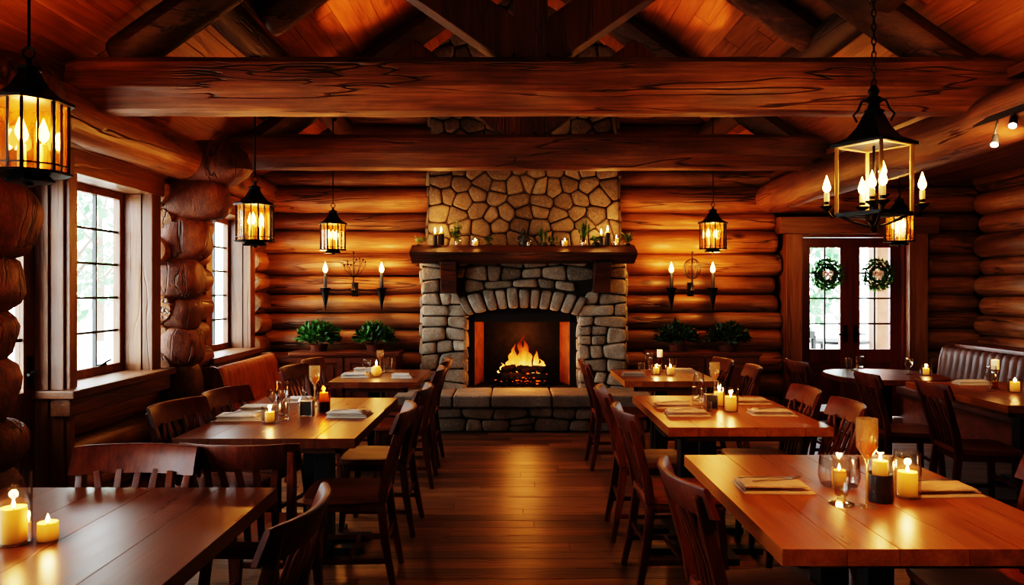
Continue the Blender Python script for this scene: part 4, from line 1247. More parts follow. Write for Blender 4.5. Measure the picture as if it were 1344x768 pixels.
CANDLE_LIGHTS = []
def set_candle(mk, x, y, z, h, label, W=.6, group='lit candles on the tables', s=None):
    mk.put((x, y, z), random.uniform(0, 6), label, group, s)
    CANDLE_LIGHTS.append(((x, y, z+h+.018), W))
def cyl_candle(px, py, glab, clab, s=None, W=.6):
    x, y, z = T(px, py)
    P_cyl.put((x, y, z), 0, glab, 'straight candle glasses', s)
    set_candle(P_cand, x, y, z+.006, .085, clab, W)
def put(mk, px, py, rz, lab, group=None, s=None, dz=0):
    x, y, z = T(px, py); return mk.put((x, y, z+dz), rz, lab, group, s)
def setting(mk, x, y, rz, lab, place, cut='both', s=(1, 1, 1)):
    mk.put((x, y, .7505), rz, lab, 'folded napkins at the place settings', (s[0], s[1], 1.6))
    c, q = math.cos(rz), math.sin(rz)
    if cut in ('both', 'fork'): P_fork.put((x-c*.005+q*.03*s[1], y-q*.005-c*.03*s[1], .7875), rz+.3*s[1], 'steel fork lying on the napkin '+place, 'forks on the napkins')
    if cut in ('both', 'knife'): P_knife.put((x-c*.005-q*.055*s[1], y-q*.005+c*.055*s[1], .7745), rz+.06, 'steel knife lying on the napkin '+place, 'knives on the napkins')

# near candlelit table
near = 'on the near candlelit table'
cyl_candle(1191, 652, 'clear candle glass beside the napkin farther from the aisle, near candlelit table', 'bright pillar candle in the clear glass, near candlelit table', (1, 1, 1.06), 1.0)
x, y, z = 1.305, 2.70, .75
P_dark.put((x, y, z), 0, 'dark cup with glass sleeve holding a white candle, near candlelit table', 'dark candle cups')
set_candle(P_candS, x, y, z+.0885, .055, 'short white candle standing in the dark cup, near candlelit table', .8)
P_flute.put((1.225, 2.63, .75), 0, 'tall stemmed glass with a little amber wine, near candlelit table', 'champagne flutes')
P_foot.put((1.150, 2.66, .75), 0, 'footed water glass in front of the votive bowl', 'footed glasses')
x, y, z = 1.245, 2.90, .75
P_bowl.put((x, y, z), 0, 'wide glass votive bowl behind the footed water glass', 'votive bowls')
set_candle(P_candS, x, y, z+.007, .055, 'short candle inside the wide votive bowl', .5)
setting(P_nap, .985, 2.875, -.04, 'sand linen napkin near the aisle edge of the near candlelit table', 'near the aisle edge of the near candlelit table')
setting(P_nap, 1.575, 2.83, .05, 'sand linen napkin beside the clear candle glass, near candlelit table', 'beside the clear candle glass, near candlelit table', 'knife')
# middle candlelit table
cyl_candle(959, 540, 'brightest candle glass on the middle candlelit table', 'bright pillar candle in the front glass of the middle candlelit table')
cyl_candle(944, 533, 'candle glass half behind the brightest one, middle candlelit table', 'pillar candle in the half-hidden glass, middle candlelit table', (.86, .86, 1.0))
put(P_slate, 933, 537, .1, 'small framed slate stand beside the candles, middle candlelit table', 'slate stands')
put(P_flute, 938, 527, 0, 'tall flute rising above the candles, middle candlelit table', 'champagne flutes', (.9, .9, .86))
put(P_wine, 917, 523, 0, 'wine glass behind the tumbler, middle candlelit table', 'wine glasses', (.95, .95, .85))
put(P_tum, 915, 532, 0, 'clear tumbler in front of the wine glass, middle candlelit table', 'water tumblers', (1, 1, .95))
put(P_cruet, 925, 530, 0, 'small glass cruet between tumbler and slate stand, middle candlelit table', 'glass cruets')
put(P_vot, 928, 540, 0, 'small empty votive glass at the front of the group, middle candlelit table', 'votive glasses', (.7, .7, .7))
setting(P_nap, 1.05, 4.56, -.03, 'napkin at the near aisle corner of the middle candlelit table', 'at the near aisle corner of the middle candlelit table', 'both', (1, .85, 1))
setting(P_nap, 1.03, 4.86, .03, 'napkin farther along the aisle edge of the middle candlelit table', 'farther along the aisle edge of the middle candlelit table', 'fork', (.95, .8, 1))
setting(P_nap, 1.56, 4.58, -.05, 'napkin with cutlery on the inner edge of the middle candlelit table', 'on the inner edge of the middle candlelit table', 'both', (1, .9, 1))
setting(P_nap, 1.58, 5.03, .04, 'napkin at the far inner corner of the middle candlelit table', 'at the far inner corner of the middle candlelit table', 'knife', (.9, .8, 1))
# table before the dark sideboard
tb = ', table before the dark sideboard'
x, y, z = 1.275, 6.73, .75
P_vot.put((x, y, z), 0, 'glowing votive glass nearer the aisle'+tb, 'votive glasses'); set_candle(P_candS, x, y, z+.006, .055, 'short candle in the votive nearer the aisle'+tb)
x, y, z = 1.385, 6.66, .75
P_vot.put((x, y, z), 0, 'glowing votive glass in front of the tall candle stand'+tb, 'votive glasses', (1.05, 1.05, 1)); set_candle(P_candS, x, y, z+.006, .055, 'short candle in the votive before the candle stand'+tb, .6, s=(1.1, 1.1, 1.1))
P_peg.put((1.345, 6.93, .75), 0, 'tall candle stand behind the two votives'+tb, 'candle stands'); CANDLE_LIGHTS.append(((1.345, 6.93, 1.0), .4))
put(P_wine, 852, 487, 0, 'wine glass behind the votives'+tb, 'wine glasses', (.9, .9, .8))
put(P_tum, 842, 487.5, 0, 'small tumbler on the hearth side of the wine glass'+tb, 'water tumblers', (.9, .9, .62))
put(P_tum, 883, 486, 0, 'tumbler away from the hearth'+tb, 'water tumblers', (1, 1, .9))
setting(P_nap2, 1.06, 6.62, .0, 'pale napkin near the aisle'+tb, 'near the aisle'+tb, 'knife', (.8, .7, 1))
setting(P_nap2, 1.55, 6.92, .05, 'pale napkin on the inner side'+tb, 'on the inner side'+tb, 'knife', (.85, .8, 1))
# round-cornered table
rt = ', round-cornered table'
put(P_tum, 1114, 485, 0, 'tumbler nearer the fireplace'+rt, 'water tumblers', (1, 1, .9))
put(P_tum, 1128, 485.5, 0, 'tumbler nearer the banquette'+rt, 'water tumblers', (1.05, 1.05, 1))
put(P_vot, 1121, 487, 0, 'small empty votive glass between two tumblers'+rt, 'votive glasses', (.7, .7, .7))
P_wine.put((3.50, 6.72, .75), 0, 'wine glass beside the lit votive'+rt, 'wine glasses', (.95, .95, .72))
P_vot.put((3.62, 6.66, .75), 0, 'lit votive glass'+rt, 'votive glasses', (1.1, 1.1, 1.2)); set_candle(P_candS, 3.62, 6.66, .756, .055, 'short candle in the lit votive'+rt, .5)
# banquette table
bt = ', table at the brown banquette'
P_wine.put((3.53, 5.62, .75), 0, 'wine glass'+' nearest the aisle chairs'+bt, 'wine glasses', (1, 1, .92))
P_peg.put((3.64, 5.74, .75), 0, 'candle stand between wine glass and votive'+bt, 'candle stands', (1.05, 1.05, 1.1)); CANDLE_LIGHTS.append(((3.64, 5.74, 1.02), .4))
P_vot.put((3.67, 5.56, .75), 0, 'lit votive glass'+bt, 'votive glasses', (1.1, 1.1, 1.15)); set_candle(P_candS, 3.67, 5.56, .756, .055, 'short candle in the lit votive'+bt, .6, s=(1.2, 1.2, 1.25))
setting(P_nap2, 3.64, 6.03, .02, 'pale napkin along the far edge'+bt, 'along the far edge'+bt, 'knife', (1, .7, 1))
setting(P_nap2, 3.98, 5.70, .02, 'pale napkin close to the leather backrest'+bt, 'close to the leather backrest'+bt, 'fork', (.9, .7, 1))
# bare near table
P_hur.put((-1.472, 2.25, .75), 0, 'tall hurricane glass on the bare near table', None)
set_candle(P_candL, -1.472, 2.25, .757, .10, 'pillar candle inside the hurricane glass on the bare near table', .9)
x, y = -1.392, 2.285
set_candle(P_candS, x, y, .7502, .055, 'short bare candle beside the hurricane glass', .5, s=(1.1, 1.1, .95))
# window side table
wt = ', window-side table'
put(P_wine, 370, 545, 0, 'wine glass behind the tumbler'+wt, 'wine glasses')
put(P_tum, 372, 552, 0, 'tumbler in front of the wine glass'+wt, 'water tumblers', (1.05, 1.05, 1.1))
put(P_wine, 358, 541, 0, 'second wine glass, nearer the window'+wt, 'wine glasses', (.85, .85, .68))
x, y, z = T(354, 555)
P_vot.put((x, y, z), 0, 'lit votive glass near the front edge'+wt, 'votive glasses', (1.05, 1.05, 1.1)); set_candle(P_candS, x, y, z+.006, .055, 'short candle in the lit votive'+wt, .5)
put(P_slate, 403, 546, -.12, 'framed slate stand in the middle'+wt, 'slate stands')
put(P_cruet, 399, 538, 0, 'glass cruet just behind the slate stand'+wt, 'glass cruets', (1.1, 1.1, 1.2))
put(P_flute, 413, 534, 0, 'tall flute behind the slate stand'+wt, 'champagne flutes', (.95, .95, .86))
x, y, z = T(425, 540)
P_amb.put((x, y, z), 0, 'amber candle jar with dark base'+wt, 'amber candle jars'); set_candle(P_candS, x, y, z+.0605, .055, 'candle inside the amber jar'+wt, .9)
setting(P_nap2, -1.565, 4.42, .1, 'grey napkin with cutlery at the near window corner'+wt, 'at the near window corner'+wt, 'both')
setting(P_nap2, -1.555, 4.74, .08, 'grey napkin farther along the window edge'+wt, 'farther along the window edge'+wt, 'knife', (.9, .85, 1))
setting(P_nap2, -.965, 4.53, -.04, 'grey napkin near the aisle edge'+wt, 'near the aisle edge'+wt, 'fork', (.95, .95, 1))
setting(P_nap2, -1.40, 5.09, .03, 'pale napkin at the far end'+wt, 'at the far end'+wt, 'none', (.7, .7, 1))
# small table by the hearth
st_ = ', small table by the hearth'
put(P_wine, 481, 490, 0, 'short-stemmed goblet'+st_, 'wine glasses', (1.05, 1.05, .62))
x, y, z = T(494, 494)
def make_globe():
    t = thing('globe_candle', 'c', 'candle')
    m = MB(); m.ball((0, 0, .047), (.046, .046, .048), 24, 14, lambda d: 1-.05*abs(math.sin(math.atan2(d.y, d.x)*4))); m.build('wax', mat_wax, t, angle=80)
    m = MB(); m.tube([(0, 0, .09), (0, 0, .102)], .0014, 6); m.build('wick', mat_wick, t); candle_flame(t, .096); return t
g = make_globe(); g.location = (x, y, z); g['label'] = 'round lobed glowing candle'+st_
CANDLE_LIGHTS.append(((x, y, z+.115), .5))
put(P_flute, 499, 486.5, 0, 'tall flute behind the round candle'+st_, 'champagne flutes', (.9, .9, .62))
put(P_tum, 509, 489, 0, 'tumbler nearer the aisle than the round candle'+st_, 'water tumblers', (1.15, 1.15, 1.05))
setting(P_nap2, -1.34, 6.55, .05, 'pale napkin at the near banquette corner'+st_, 'at the near banquette corner'+st_, 'knife', (.9, .9, 1))
setting(P_nap2, -1.34, 6.98, .02, 'pale napkin at the far banquette corner'+st_, 'at the far banquette corner'+st_, 'none', (.8, .65, 1))
setting(P_nap2, -.93, 6.50, -.03, 'pale napkin near the aisle edge'+st_, 'near the aisle edge'+st_, 'none', (.7, .7, 1))

# ------------------------------------------------------------------ pendant lanterns
def make_lantern(n=8, bars=1):
    t = thing('pendant_lantern', 'lantern', 'lantern')      # origin at the middle of the glazed body
    R, H = .135, .135
    ang = [2*PI*(k+.5)/n for k in range(n)]
    ring = lambda r, z: [(r*math.cos(a), r*math.sin(a), z) for a in ang]
    m = MB()
    for a in ang:
        c = Vector((math.cos(a), math.sin(a), 0)); m.bar([c*R+Vector((0, 0, -H)), c*R+Vector((0, 0, H))], .011, .011, c)
    for k in range(n):
        a0 = Vector((math.cos(ang[k]), math.sin(ang[k]), 0)); a1 = Vector((math.cos(ang[(k+1) % n]), math.sin(ang[(k+1) % n]), 0))
        for z in (-H, -H+.028, H): m.bar([a0*R+Vector((0, 0, z)), a1*R+Vector((0, 0, z))], .012, .010 if z != -H+.028 else .005)
        if bars:
            md = (a0+a1)*.5*R*1.01; m.bar([md+Vector((0, 0, -H)), md+Vector((0, 0, H))], .0075, .006, md)
    m.build('frame', mat_iron, t)
    m = MB()
    for k in range(n):
        a0 = Vector((math.cos(ang[k]), math.sin(ang[k]), 0))*R*.95; a1 = Vector((math.cos(ang[(k+1) % n]), math.sin(ang[(k+1) % n]), 0))*R*.95
        m.add([a0+Vector((0, 0, -H)), a1+Vector((0, 0, -H)), a1+Vector((0, 0, H)), a0+Vector((0, 0, H))], [(0, 1, 2, 3)])
    m.build('glass_panes', mat_lpane, t)
    m = MB(); m.rings([ring(R+.022, H-.004), ring(R+.022, H+.008), ring(R*.80, H+.028), ring(R*.52, H+.065), ring(R*.34, H+.105), ring(R*.27, H+.125), ring(R*.34, H+.128), ring(R*.34, H+.137), ring(.016, H+.15)]); m.build('roof_cap', mat_iron, t, angle=25)
    m = MB(); m.rings([ring(R+.012, -H-.006), ring(R+.016, -H-.002), ring(R+.012, -H+.004), ring(.05, -H+.005)]);  m.rings([ring(R*.62, -H-.035), ring(R*.66, -H-.03), ring(R*.5, -H-.007)])
    m.lathe([(.012, -H-.05), (.018, -H-.043), (.012, -H-.036), (.02, -H-.034)], 10); m.build('bottom_plate', mat_iron, t, angle=25)
    m = MB(); m.tube([(0, 0, H+.15), (0, 0, H+.175)], .012, 8); 
    m.tube([(.022*math.cos(a), 0, H+.195+.022*math.sin(a)) for a in [2*PI*k/14 for k in range(15)]], .004, 6, False); m.build('hanging_loop', mat_iron, t)
    for k in range(3):
        a = 2*PI*k/3+.5; cx, cy = .048*math.cos(a), .048*math.sin(a)
        m = MB(); m.lathe([(.012, -H+.005), (.012, -.02), (.006, -.018), (.006, -.012)], 10, (cx, cy, 0)); s = m.build('candle', mat_sleeve, t)
        m = MB(); m.lathe([(.004, -.014), (.017, .004), (.020, .020), (.014, .044), (.005, .070), (.0005, .082)], 10, (cx, cy, 0)); m.build('flame_bulb', mat_bulb, s, angle=180)
    return t
LAN = make_lantern()
LAMPS = []
def hang_rod(parent, z0, z1, chain=False):
    m = MB()
    if chain:
        z = z0; k = 0
        while z < z1:
            q = [(0, 0, 0)]; L, W = .021, .0095
            pts = [(W*math.cos(a), 0, z+L*.8+L*math.sin(a)) for a in [2*PI*i/12 for i in range(13)]]
            if k % 2: pts = [(y, x, zz) for x, y, zz in pts]
            m.tube(pts, .0032, 5, False); z += L*1.62; k += 1
    else:
        m.tube([(0, 0, z0), (0, 0, z1)], .0055, 8)
    m.lathe([(.035, z1-.03), (.045, z1-.012), (.045, z1)], 14)
    return m.build('hanging_chain' if chain else 'hanging_rod', mat_iron, parent)
lan_pos = [((-1.87, 2.95, 2.085), 'iron lantern nearest the viewer, hanging above the bare near table', roof_z(-1.87)-.245),
           ((-1.94, 5.75, 2.00), 'iron lantern hanging in front of the far window above the tan banquette', roof_z(-1.94)-.24),
           ((-1.88, 8.0, 2.05), 'iron lantern hanging above the two-torch sconce on the bright log wall', roof_z(-1.88)-.245),
           ((2.11, 8.0, 2.06), 'iron lantern hanging above the sconce between fireplace and wreathed doors', roof_z(2.11)),
           ((3.76, 7.4, 2.10), 'iron lantern hanging in front of the wreathed doors, below the big chandelier', 2.78)]
for i, (loc, lab, zt) in enumerate(lan_pos):
    o = LAN if i == 0 else dup(LAN, loc, 0.0)
    o.location = loc; o.rotation_euler.z = .1*i; o['label'] = lab; o['group'] = 'octagonal pendant lanterns'
for i, (loc, lab, zt) in enumerate(lan_pos):
    o = [x for x in bpy.data.objects if x.get('label') == lab][0]
    hang_rod(o, .352, zt-loc[2]-.005)
    LAMPS.append(loc)

# ------------------------------------------------------------------ candle chandelier
CHD = (1.757, 3.7, 2.0)
t = thing('candle_chandelier', 'large square open-framed iron chandelier with candle arms, hanging near the front beam', 'chandelier', CHD, math.radians(-15))
HD = .168; zb, zt = -.135, .20
cor = [Vector((HD*math.cos(a), HD*math.sin(a), 0)) for a in (0, PI/2, PI, 3*PI/2)]
m = MB()
for c in cor: m.bar([c+Vector((0, 0, zb)), c+Vector((0, 0, zt))], .017, .017, c)
m.build('corner_posts', mat_brass, t, bevel=.002)
m = MB()
for k in range(4):
    a, b = cor[k], cor[(k+1) % 4]
    m.bar([a+Vector((0, 0, zt)), b+Vector((0, 0, zt))], .020, .014)
m.build('upper_rails', mat_brass, t)
m = MB()
for k in range(4):
    a, b = cor[k], cor[(k+1) % 4]; m.bar([a+Vector((0, 0, zb)), b+Vector((0, 0, zb))], .016, .018)
m.build('lower_rails', mat_iron, t)
m = MB(); m.bar([cor[0]+Vector((0, 0, zb)), cor[2]+Vector((0, 0, zb))], .018, .016); m.bar([cor[1]+Vector((0, 0, zb)), cor[3]+Vector((0, 0, zb))], .018, .016)
m.build('cross_bars', mat_iron, t)
m = MB(); rr = lambda r, z: [(r*math.cos(a), r*math.sin(a), z) for a in (0, PI/2, PI, 3*PI/2)]
m.rings([rr(HD+.03, zt-.004), rr(HD+.03, zt+.010), rr(HD*.72, zt+.04), rr(HD*.46, zt+.09), rr(HD*.30, zt+.145), rr(HD*.25, zt+.155), rr(.045, zt+.16)]); m.build('roof_cap', mat_iron, t, angle=20)
m = MB(); m.lathe([(.045, zt+.158), (.05, zt+.165), (.032, zt+.175), (.026, zt+.2), (.04, zt+.212), (.04, zt+.225), (.018, zt+.24), (.028, zt+.262), (.012, zt+.29)], 14)
for k in range(4):
    a = k*PI/2; c = Vector((math.cos(a), math.sin(a), 0))
    m.tube([c*.075+Vector((0, 0, zt+.115)), c*.092+Vector((0, 0, zt+.15)), c*.07+Vector((0, 0, zt+.175)), c*.055+Vector((0, 0, zt+.215)), c*.03+Vector((0, 0, zt+.22))], .005, 6)
m.build('crown', mat_iron, t)
m = MB(); m.lathe([(.006, zb-.09), (.016, zb-.075), (.010, zb-.055), (.03, zb-.03), (.022, zb-.005)], 12)
for c in cor: m.tube([c*.98+Vector((0, 0, zb)), c*.55+Vector((0, 0, zb-.035)), c*.1+Vector((0, 0, zb-.06))], .007, 6)
m.build('bottom_finial', mat_iron, t)
def chand_candle(c, z, h, arm=True):
    m = MB()
    if arm:
        d = c.normalized(); m.tube([d*HD+Vector((0, 0, zb)), d*(HD+.02)+Vector((0, 0, zb-.012)), c+Vector((0, 0, z-.02))], .006, 6)
    m.lathe([(.006, z-.03), (.012, z-.02), (.030, z-.006), (.032, z), (.012, z+.002), (.014, z+.022)], 12, c); a = m.build('candle_arm', mat_iron, t)
    m = MB(); m.lathe([(.0125, z), (.0125, z+h), (.006, z+h+.002)], 12, c); s = m.build('candle_sleeve', mat_sleeve, a)
    m = MB(); m.lathe([(.004, z+h), (.016, z+h+.014), (.019, z+h+.028), (.013, z+h+.050), (.005, z+h+.074), (.0005, z+h+.088)], 10, c); m.build('flame_bulb', mat_bulb, a, angle=180)
for k, c in enumerate(cor): chand_candle(c.normalized()*(HD+.045), zb+.045, .065)
for a, z, h in ((.6, zb+.10, .085), (2.6, zb+.04, .06), (4.4, zb+.06, .06)): chand_candle(Vector((.055*math.cos(a), .055*math.sin(a), 0)), z, h, False)
m = MB(); m.tube([(0, 0, zb), (0, 0, zb+.07)], .02, 10); m.tube([(0, 0, zb+.0), (0, 0, zt)], .006, 8); m.build('centre_stem', mat_iron, t)
hang_rod(t, zt+.285, roof_z(CHD[0])-CHD[2]-.0, True)

# ------------------------------------------------------------------ wall sconces
def sconce(x, w, label, orb):
    t = thing('wall_sconce', label, 'sconce', (x, 8.70, 1.5), 0, 'two-torch iron sconces')
    m = MB(); m.bar([(-w, -.05, .0), (-w*.5, -.055, -.01), (0, -.05, 0), (w*.5, -.055, -.01), (w, -.05, 0)], .015, .018)
    m.lathe([(.004, -.06), (.014, -.035), (.03, -.01), (.02, .012), (.01, .03), (.012, .06), (.008, .13)], 10, (0, -.05, 0))
    m.tube([(0, -.05, .1), (0, -.05, .42)], .006, 6); m.lathe([(.004, .40), (.012, .415), (.0005, .44)], 8, (0, -.05, 0))
    m.cbox((0, .04, 0), (.07, .03, .16)); m.bar([(0, .03, 0), (0, -.05, 0)], .016, .016)
    m.build('bracket', mat_iron, t)
    m = MB()
    if orb:
        for k in range(6):
            a = k*PI/6
            m.tube([(.10*math.cos(a)*math.cos(b), -.05+.10*math.sin(a)*math.cos(b)*.6, .235+.115*math.sin(b)) for b in [2*PI*i/22 for i in range(23)]], .0035, 5, False)
    else:
        for k in range(9):
            a = 2*PI*k/9; rr_ = random.uniform(.07, .14); h = random.uniform(.27, .36)
            P_ = [(0, -.05, .13), (rr_*.6*math.cos(a), -.05+rr_*.3*math.sin(a), .19), (rr_*math.cos(a), -.05+rr_*.4*math.sin(a), h-.05), (rr_*1.05*math.cos(a+.2), -.05+rr_*.4*math.sin(a), h)]
            m.tube(P_, .0035, 5); m.ball(P_[-1], .012, 8, 6)
    m.build('wire_ornament', mat_iron, t)
    for s in (-1, 1):
        m = MB(); m.lathe([(.002, -.25), (.016, -.17), (.038, -.07), (.052, .0), (.060, .012), (.060, .02), (.02, .022)], 12, (s*w, -.05, 0))
        m.bar([(s*w, -.05, -.02), (s*w, .045, -.02)], .014, .014)
        c = m.build('torch_cup', mat_iron, t)
        m = MB(); m.lathe([(.019, .018), (.0205, .024), (.0195, .19), (.010, .192)], 12, (s*w, -.05, 0)); m.build('dark_candle', mat_slate, c)
        m = MB(); m.lathe([(.006, .19), (.022, .206), (.028, .226), (.021, .256), (.008, .292), (.0005, .312)], 12, (s*w, -.05, 0)); m.build('flame_bulb', mat_bulb, c, angle=180)
    return t
sconce(-1.80, .32, 'two-torch iron sconce with branching wire ornament on the bright log wall', False)
sconce(2.045, .235, 'two-torch iron sconce with round wire cage, fireplace to doors wall', True)
SCON = [(-2.12, 8.55, 1.78), (-1.48, 8.55, 1.78), (1.81, 8.55, 1.78), (2.28, 8.55, 1.78)]

# ------------------------------------------------------------------ on the mantel
MZ = 1.968
def mx(px, y=8.40): return (px-672)*y/FPX
def mantel_candle(px, h, r, lab, y=8.40):
    t = thing('black_candlestick', lab, 'candle holder', (mx(px, y), y, MZ), 0, 'black candlesticks on the mantel')
    m = MB(); m.lathe([(r*1.25, 0), (r*1.25, .006), (r, .01), (r*.96, h), (r*.6, h+.001), (r*.5, h-.01)], 16); m.build('holder', mat_ceramic, t, angle=50)
    m = MB(); m.lathe([(r*.62, h-.01), (r*.62, h+.018), (.002, h+.02)], 12); m.build('candle', mat_wax, t)
    candle_flame(t, h+.02, 1.35)
    CANDLE_LIGHTS.append(((mx(px, y), y+.03, MZ+h+.07), 2.2))
mantel_candle(571, .135, .026, 'black candlestick with flame, outermost at the window end of the mantel')
mantel_candle(579, .145, .034, 'stout black candlestick with flame beside the leafy vase', 8.42)
mantel_candle(789, .12, .024, 'slim black candlestick with flame beside the tall mantel plant')
mantel_candle(797.5, .155, .036, 'stout black candlestick with flame at the door end of the mantel', 8.41)
def mantel_votive(px, lab, clab, s=1.0):
    P_vot.put((mx(px), 8.38, MZ), 0, lab, 'votive glasses', (s, s, s)); set_candle(P_candS, mx(px), 8.38, MZ+.006, .055*s, clab, .9, 'lit candles on the mantel', (s, s, s))
mantel_votive(624, 'glowing votive glass on the mantel, between leafy vase and centre', 'short candle in the mantel votive nearer the window wall', 1.1)
mantel_votive(741, 'glowing votive glass on the mantel, before the tall plant', 'short candle in the mantel votive nearer the doors', 1.1)
P_vot.put((mx(809), 8.40, MZ), 0, 'small glowing votive at the door end of the mantel', 'votive glasses', (.75, .75, 1.5)); set_candle(P_candS, mx(809), 8.40, MZ+.006, .055, 'thin candle in the small votive at the door end of the mantel', .6, 'lit candles on the mantel', (.6, .6, 1.6))
def vase_plant(px, lab, h, w, n, vh, glassv=True, spiky=False):
    t = thing('vase_of_greenery', lab, 'plant', (mx(px), 8.40, MZ))
    m = MB()
    if glassv: shell(m, [(.03, 0), (.036, .004), (.04, vh*.5), (.037, vh)], 16)
    else: m.lathe([(.028, 0), (.04, .01), (.046, vh*.6), (.036, vh), (.03, vh-.004)], 16)
    m.build('vase', mat_glass if glassv else mat_ceramic, t, angle=50)
    m = MB(); g = MB()
    for k in range(n):
        a = random.uniform(0, 2*PI); q = random.uniform(.2, 1); e = Vector((w*q*math.cos(a), w*q*math.sin(a)*.6, h*random.uniform(.55, 1)*(1-.25*q)))
        b = Vector((.012*math.cos(a), .012*math.sin(a), vh*.5)); md = b.lerp(e, .5)+Vector((0, 0, .03))
        g.tube([b, md, e], [.0025, .002, .001], 5)
        for i in range(7 if not spiky else 4):
            f = .3+.7*i/6 if not spiky else .15+.5*i/3
            p = b.lerp(md, f*2) if f < .5 else md.lerp(e, f*2-1)
            m.r = random.random()
            d = Vector((random.uniform(-1, 1), random.uniform(-1, 1), random.uniform(-.1, 1))) if not spiky else (e-b)+Vector((random.uniform(-.08, .08), random.uniform(-.06, .06), random.uniform(0, .1)))
            m.leaf(p, d, (random.random(), random.random(), 1), random.uniform(.03, .055)*(2.0 if spiky else 1), random.uniform(.016, .026)*(.7 if spiky else 1))
    m.build('foliage', mat_herb, t, angle=180); g.build('stems', mat_herb, t)
vase_plant(601, 'leafy bunch in a clear vase, beside the pair of black candlesticks', .29, .10, 20, .10)
vase_plant(641, 'small low sprig of greenery beside the mantel votive', .13, .07, 10, .045, False)
vase_plant(765.5, 'tall spiky plant in a clear vase on the mantel', .36, .085, 22, .12, True, True)
vase_plant(713, 'thin dried fern on the mantel next to the small dark figurine', .22, .09, 9, .05, False, True)
vase_plant(726, 'tiny dry sprig between the dried fern and a votive', .08, .07, 6, .03, False, True)
vase_plant(782, 'small dark bunch of leaves beside the slim black candlestick', .13, .06, 9, .05, False)
vase_plant(823, 'wispy sprig at the very end of the mantel towards the doors', .13, .08, 7, .04, False, True)
vase_plant(551, 'wispy sprig at the very end of the mantel towards the windows', .07, .07, 6, .03, False, True)
t = thing('figurine', 'small dark blue-grey figurine at the centre of the mantel', 'figurine', (mx(687), 8.40, MZ))
m = MB(); m.lathe([(.06, 0), (.062, .01), (.055, .02), (.058, .06), (.064, .085), (.05, .12), (.03, .14), (.018, .15)], 18, fn=lambda k, z: 1+.08*math.sin(k*1.05)); m.build('body', mat_bluepot, t)
m = MB(); m.ball((0, 0, .172), (.026, .028, .032), 14, 10); m.ball((0, -.026, .168), (.006, .008, .007), 8, 6); m.build('head', mat_bluepot, t)
for s in (-1, 1):
    m = MB(); m.tube([(s*.045, 0, .115), (s*.066, -.02, .075), (s*.03, -.055, .06)], [.016, .015, .011], 8); m.build('arm', mat_bluepot, t)
P_vot.put((mx(694), 8.36, MZ), 0, 'small empty glass beside the dark figurine', 'votive glasses', (.6, .6, .8))

# ------------------------------------------------------------------ track spot lamps in the side aisle ceiling
tr = thing('track_light', 'black track with two small lit spot heads fixed to the weathered plate log', 'track light', (2.815, 4.3, 2.5))
m = MB(); m.cbox((0, 0, 0), (.03, .66, .035)); m.build('track', mat_steel_dark, tr, bevel=.003)
TS = []
for (Y, Z) in ((4.25, 2.435), (4.41, 2.36)):
    lx, ly, lz = -.02, Y-4.3, Z-2.5
    m = MB(); m.tube([(0, ly, -.01), (lx, ly, lz+.04)], .007, 6); d = Vector((-.5, -.6, -1)).normalized()
    c = Vector((lx, ly, lz)); m.tube([c-d*.045, c+d*.012, c+d*.03], [.016, .021, .023], 14); h = m.build('spot_head', mat_steel_dark, tr)
    m = MB(); m.tube([c+d*.028, c+d*.033], .019, 14); m.build('lens', mat_spotlens, h)
    TS.append((2.795, Y, Z))

# ------------------------------------------------------------------ outdoors
m = MB(); m.box(-40, 40, -30, 60, -.25, -.12); m.build('outside_ground', mat_outground, kind='structure')
def tree(x, y, h, r, lab, n=900):
    t = thing('garden_tree', lab, 'tree', (x, y, -.12), 0, 'trees outside the windows')
    m = MB(); m.tube([(0, 0, 0), (.05, 0, h*.3), (0, .05, h*.75)], [.14, .11, .04], 10)
    for k in range(6):
        a = k*1.1; m.tube([(0, 0, h*(.3+.06*k)), (r*.5*math.cos(a), r*.5*math.sin(a), h*(.5+.06*k))], [.05, .015], 6)
    m.build('trunk', mat_bark, t)
    m = MB()
    for k in range(n):
        m.r = random.random(); d = Vector((random.gauss(0, 1), random.gauss(0, 1), random.gauss(0, 1))).normalized()
        s = random.uniform(.3, 1)**.5*(1+.3*mnoise.noise(d*2+Vector((x, y, 0))))
        c = Vector((d.x*r*s, d.y*r*s, h*.62+d.z*h*.42*s))
        m.leaf(c, Vector((random.uniform(-1, 1), random.uniform(-1, 1), random.uniform(-1, .4))), (random.random(), random.random(), 1), random.uniform(.14, .26), random.uniform(.10, .16))
    m.build('crown', mat_tree, t, angle=180)
tree(-7.6, 12.6, 4.6, 1.5, 'pale green garden tree showing through the near window beside the glazed door')
tree(-13, 24.0, 6.0, 2.0, 'pale tree far beyond the far window')
tree(5.9, 15.5, 3.6, 1.0, 'pale green tree outside the double doors')
tree(-8.5, 9.5, 4.2, 1.0, 'slim pale tree outside the glazed side door')
m = MB(); m.bar([(-4.3, 8.6, -.12), (-4.3, 8.6, 3.2)], .22, .22, (0, 1, 0)); tag(m.build('porch_post', mat_porch, bevel=.01, kind='thing'), 'square porch post outside the near window', 'post')
m = MB(); m.bar([(5.35, 11.0, -.12), (5.35, 11.0, 2.44)], .28, .28, (0, 1, 0)); tag(m.build('porch_post', mat_porch, bevel=.01, kind='thing'), 'square timber porch post outside the double doors', 'post')
m = MB(); log(m, (3.2, 11.0, 2.60), (7.2, 11.0, 2.5), .12, 12, .3); tag(m.build('porch_beam', mat_porch, kind='thing'), 'timber porch beam outside above the double doors', 'beam')
m = MB(); m.box(2.6, 7.4, 9.4, 11.2, 2.75, 2.8); tag(m.build('porch_roof', mat_porch, kind='structure'), 'timber porch roof outside the double doors', 'roof')
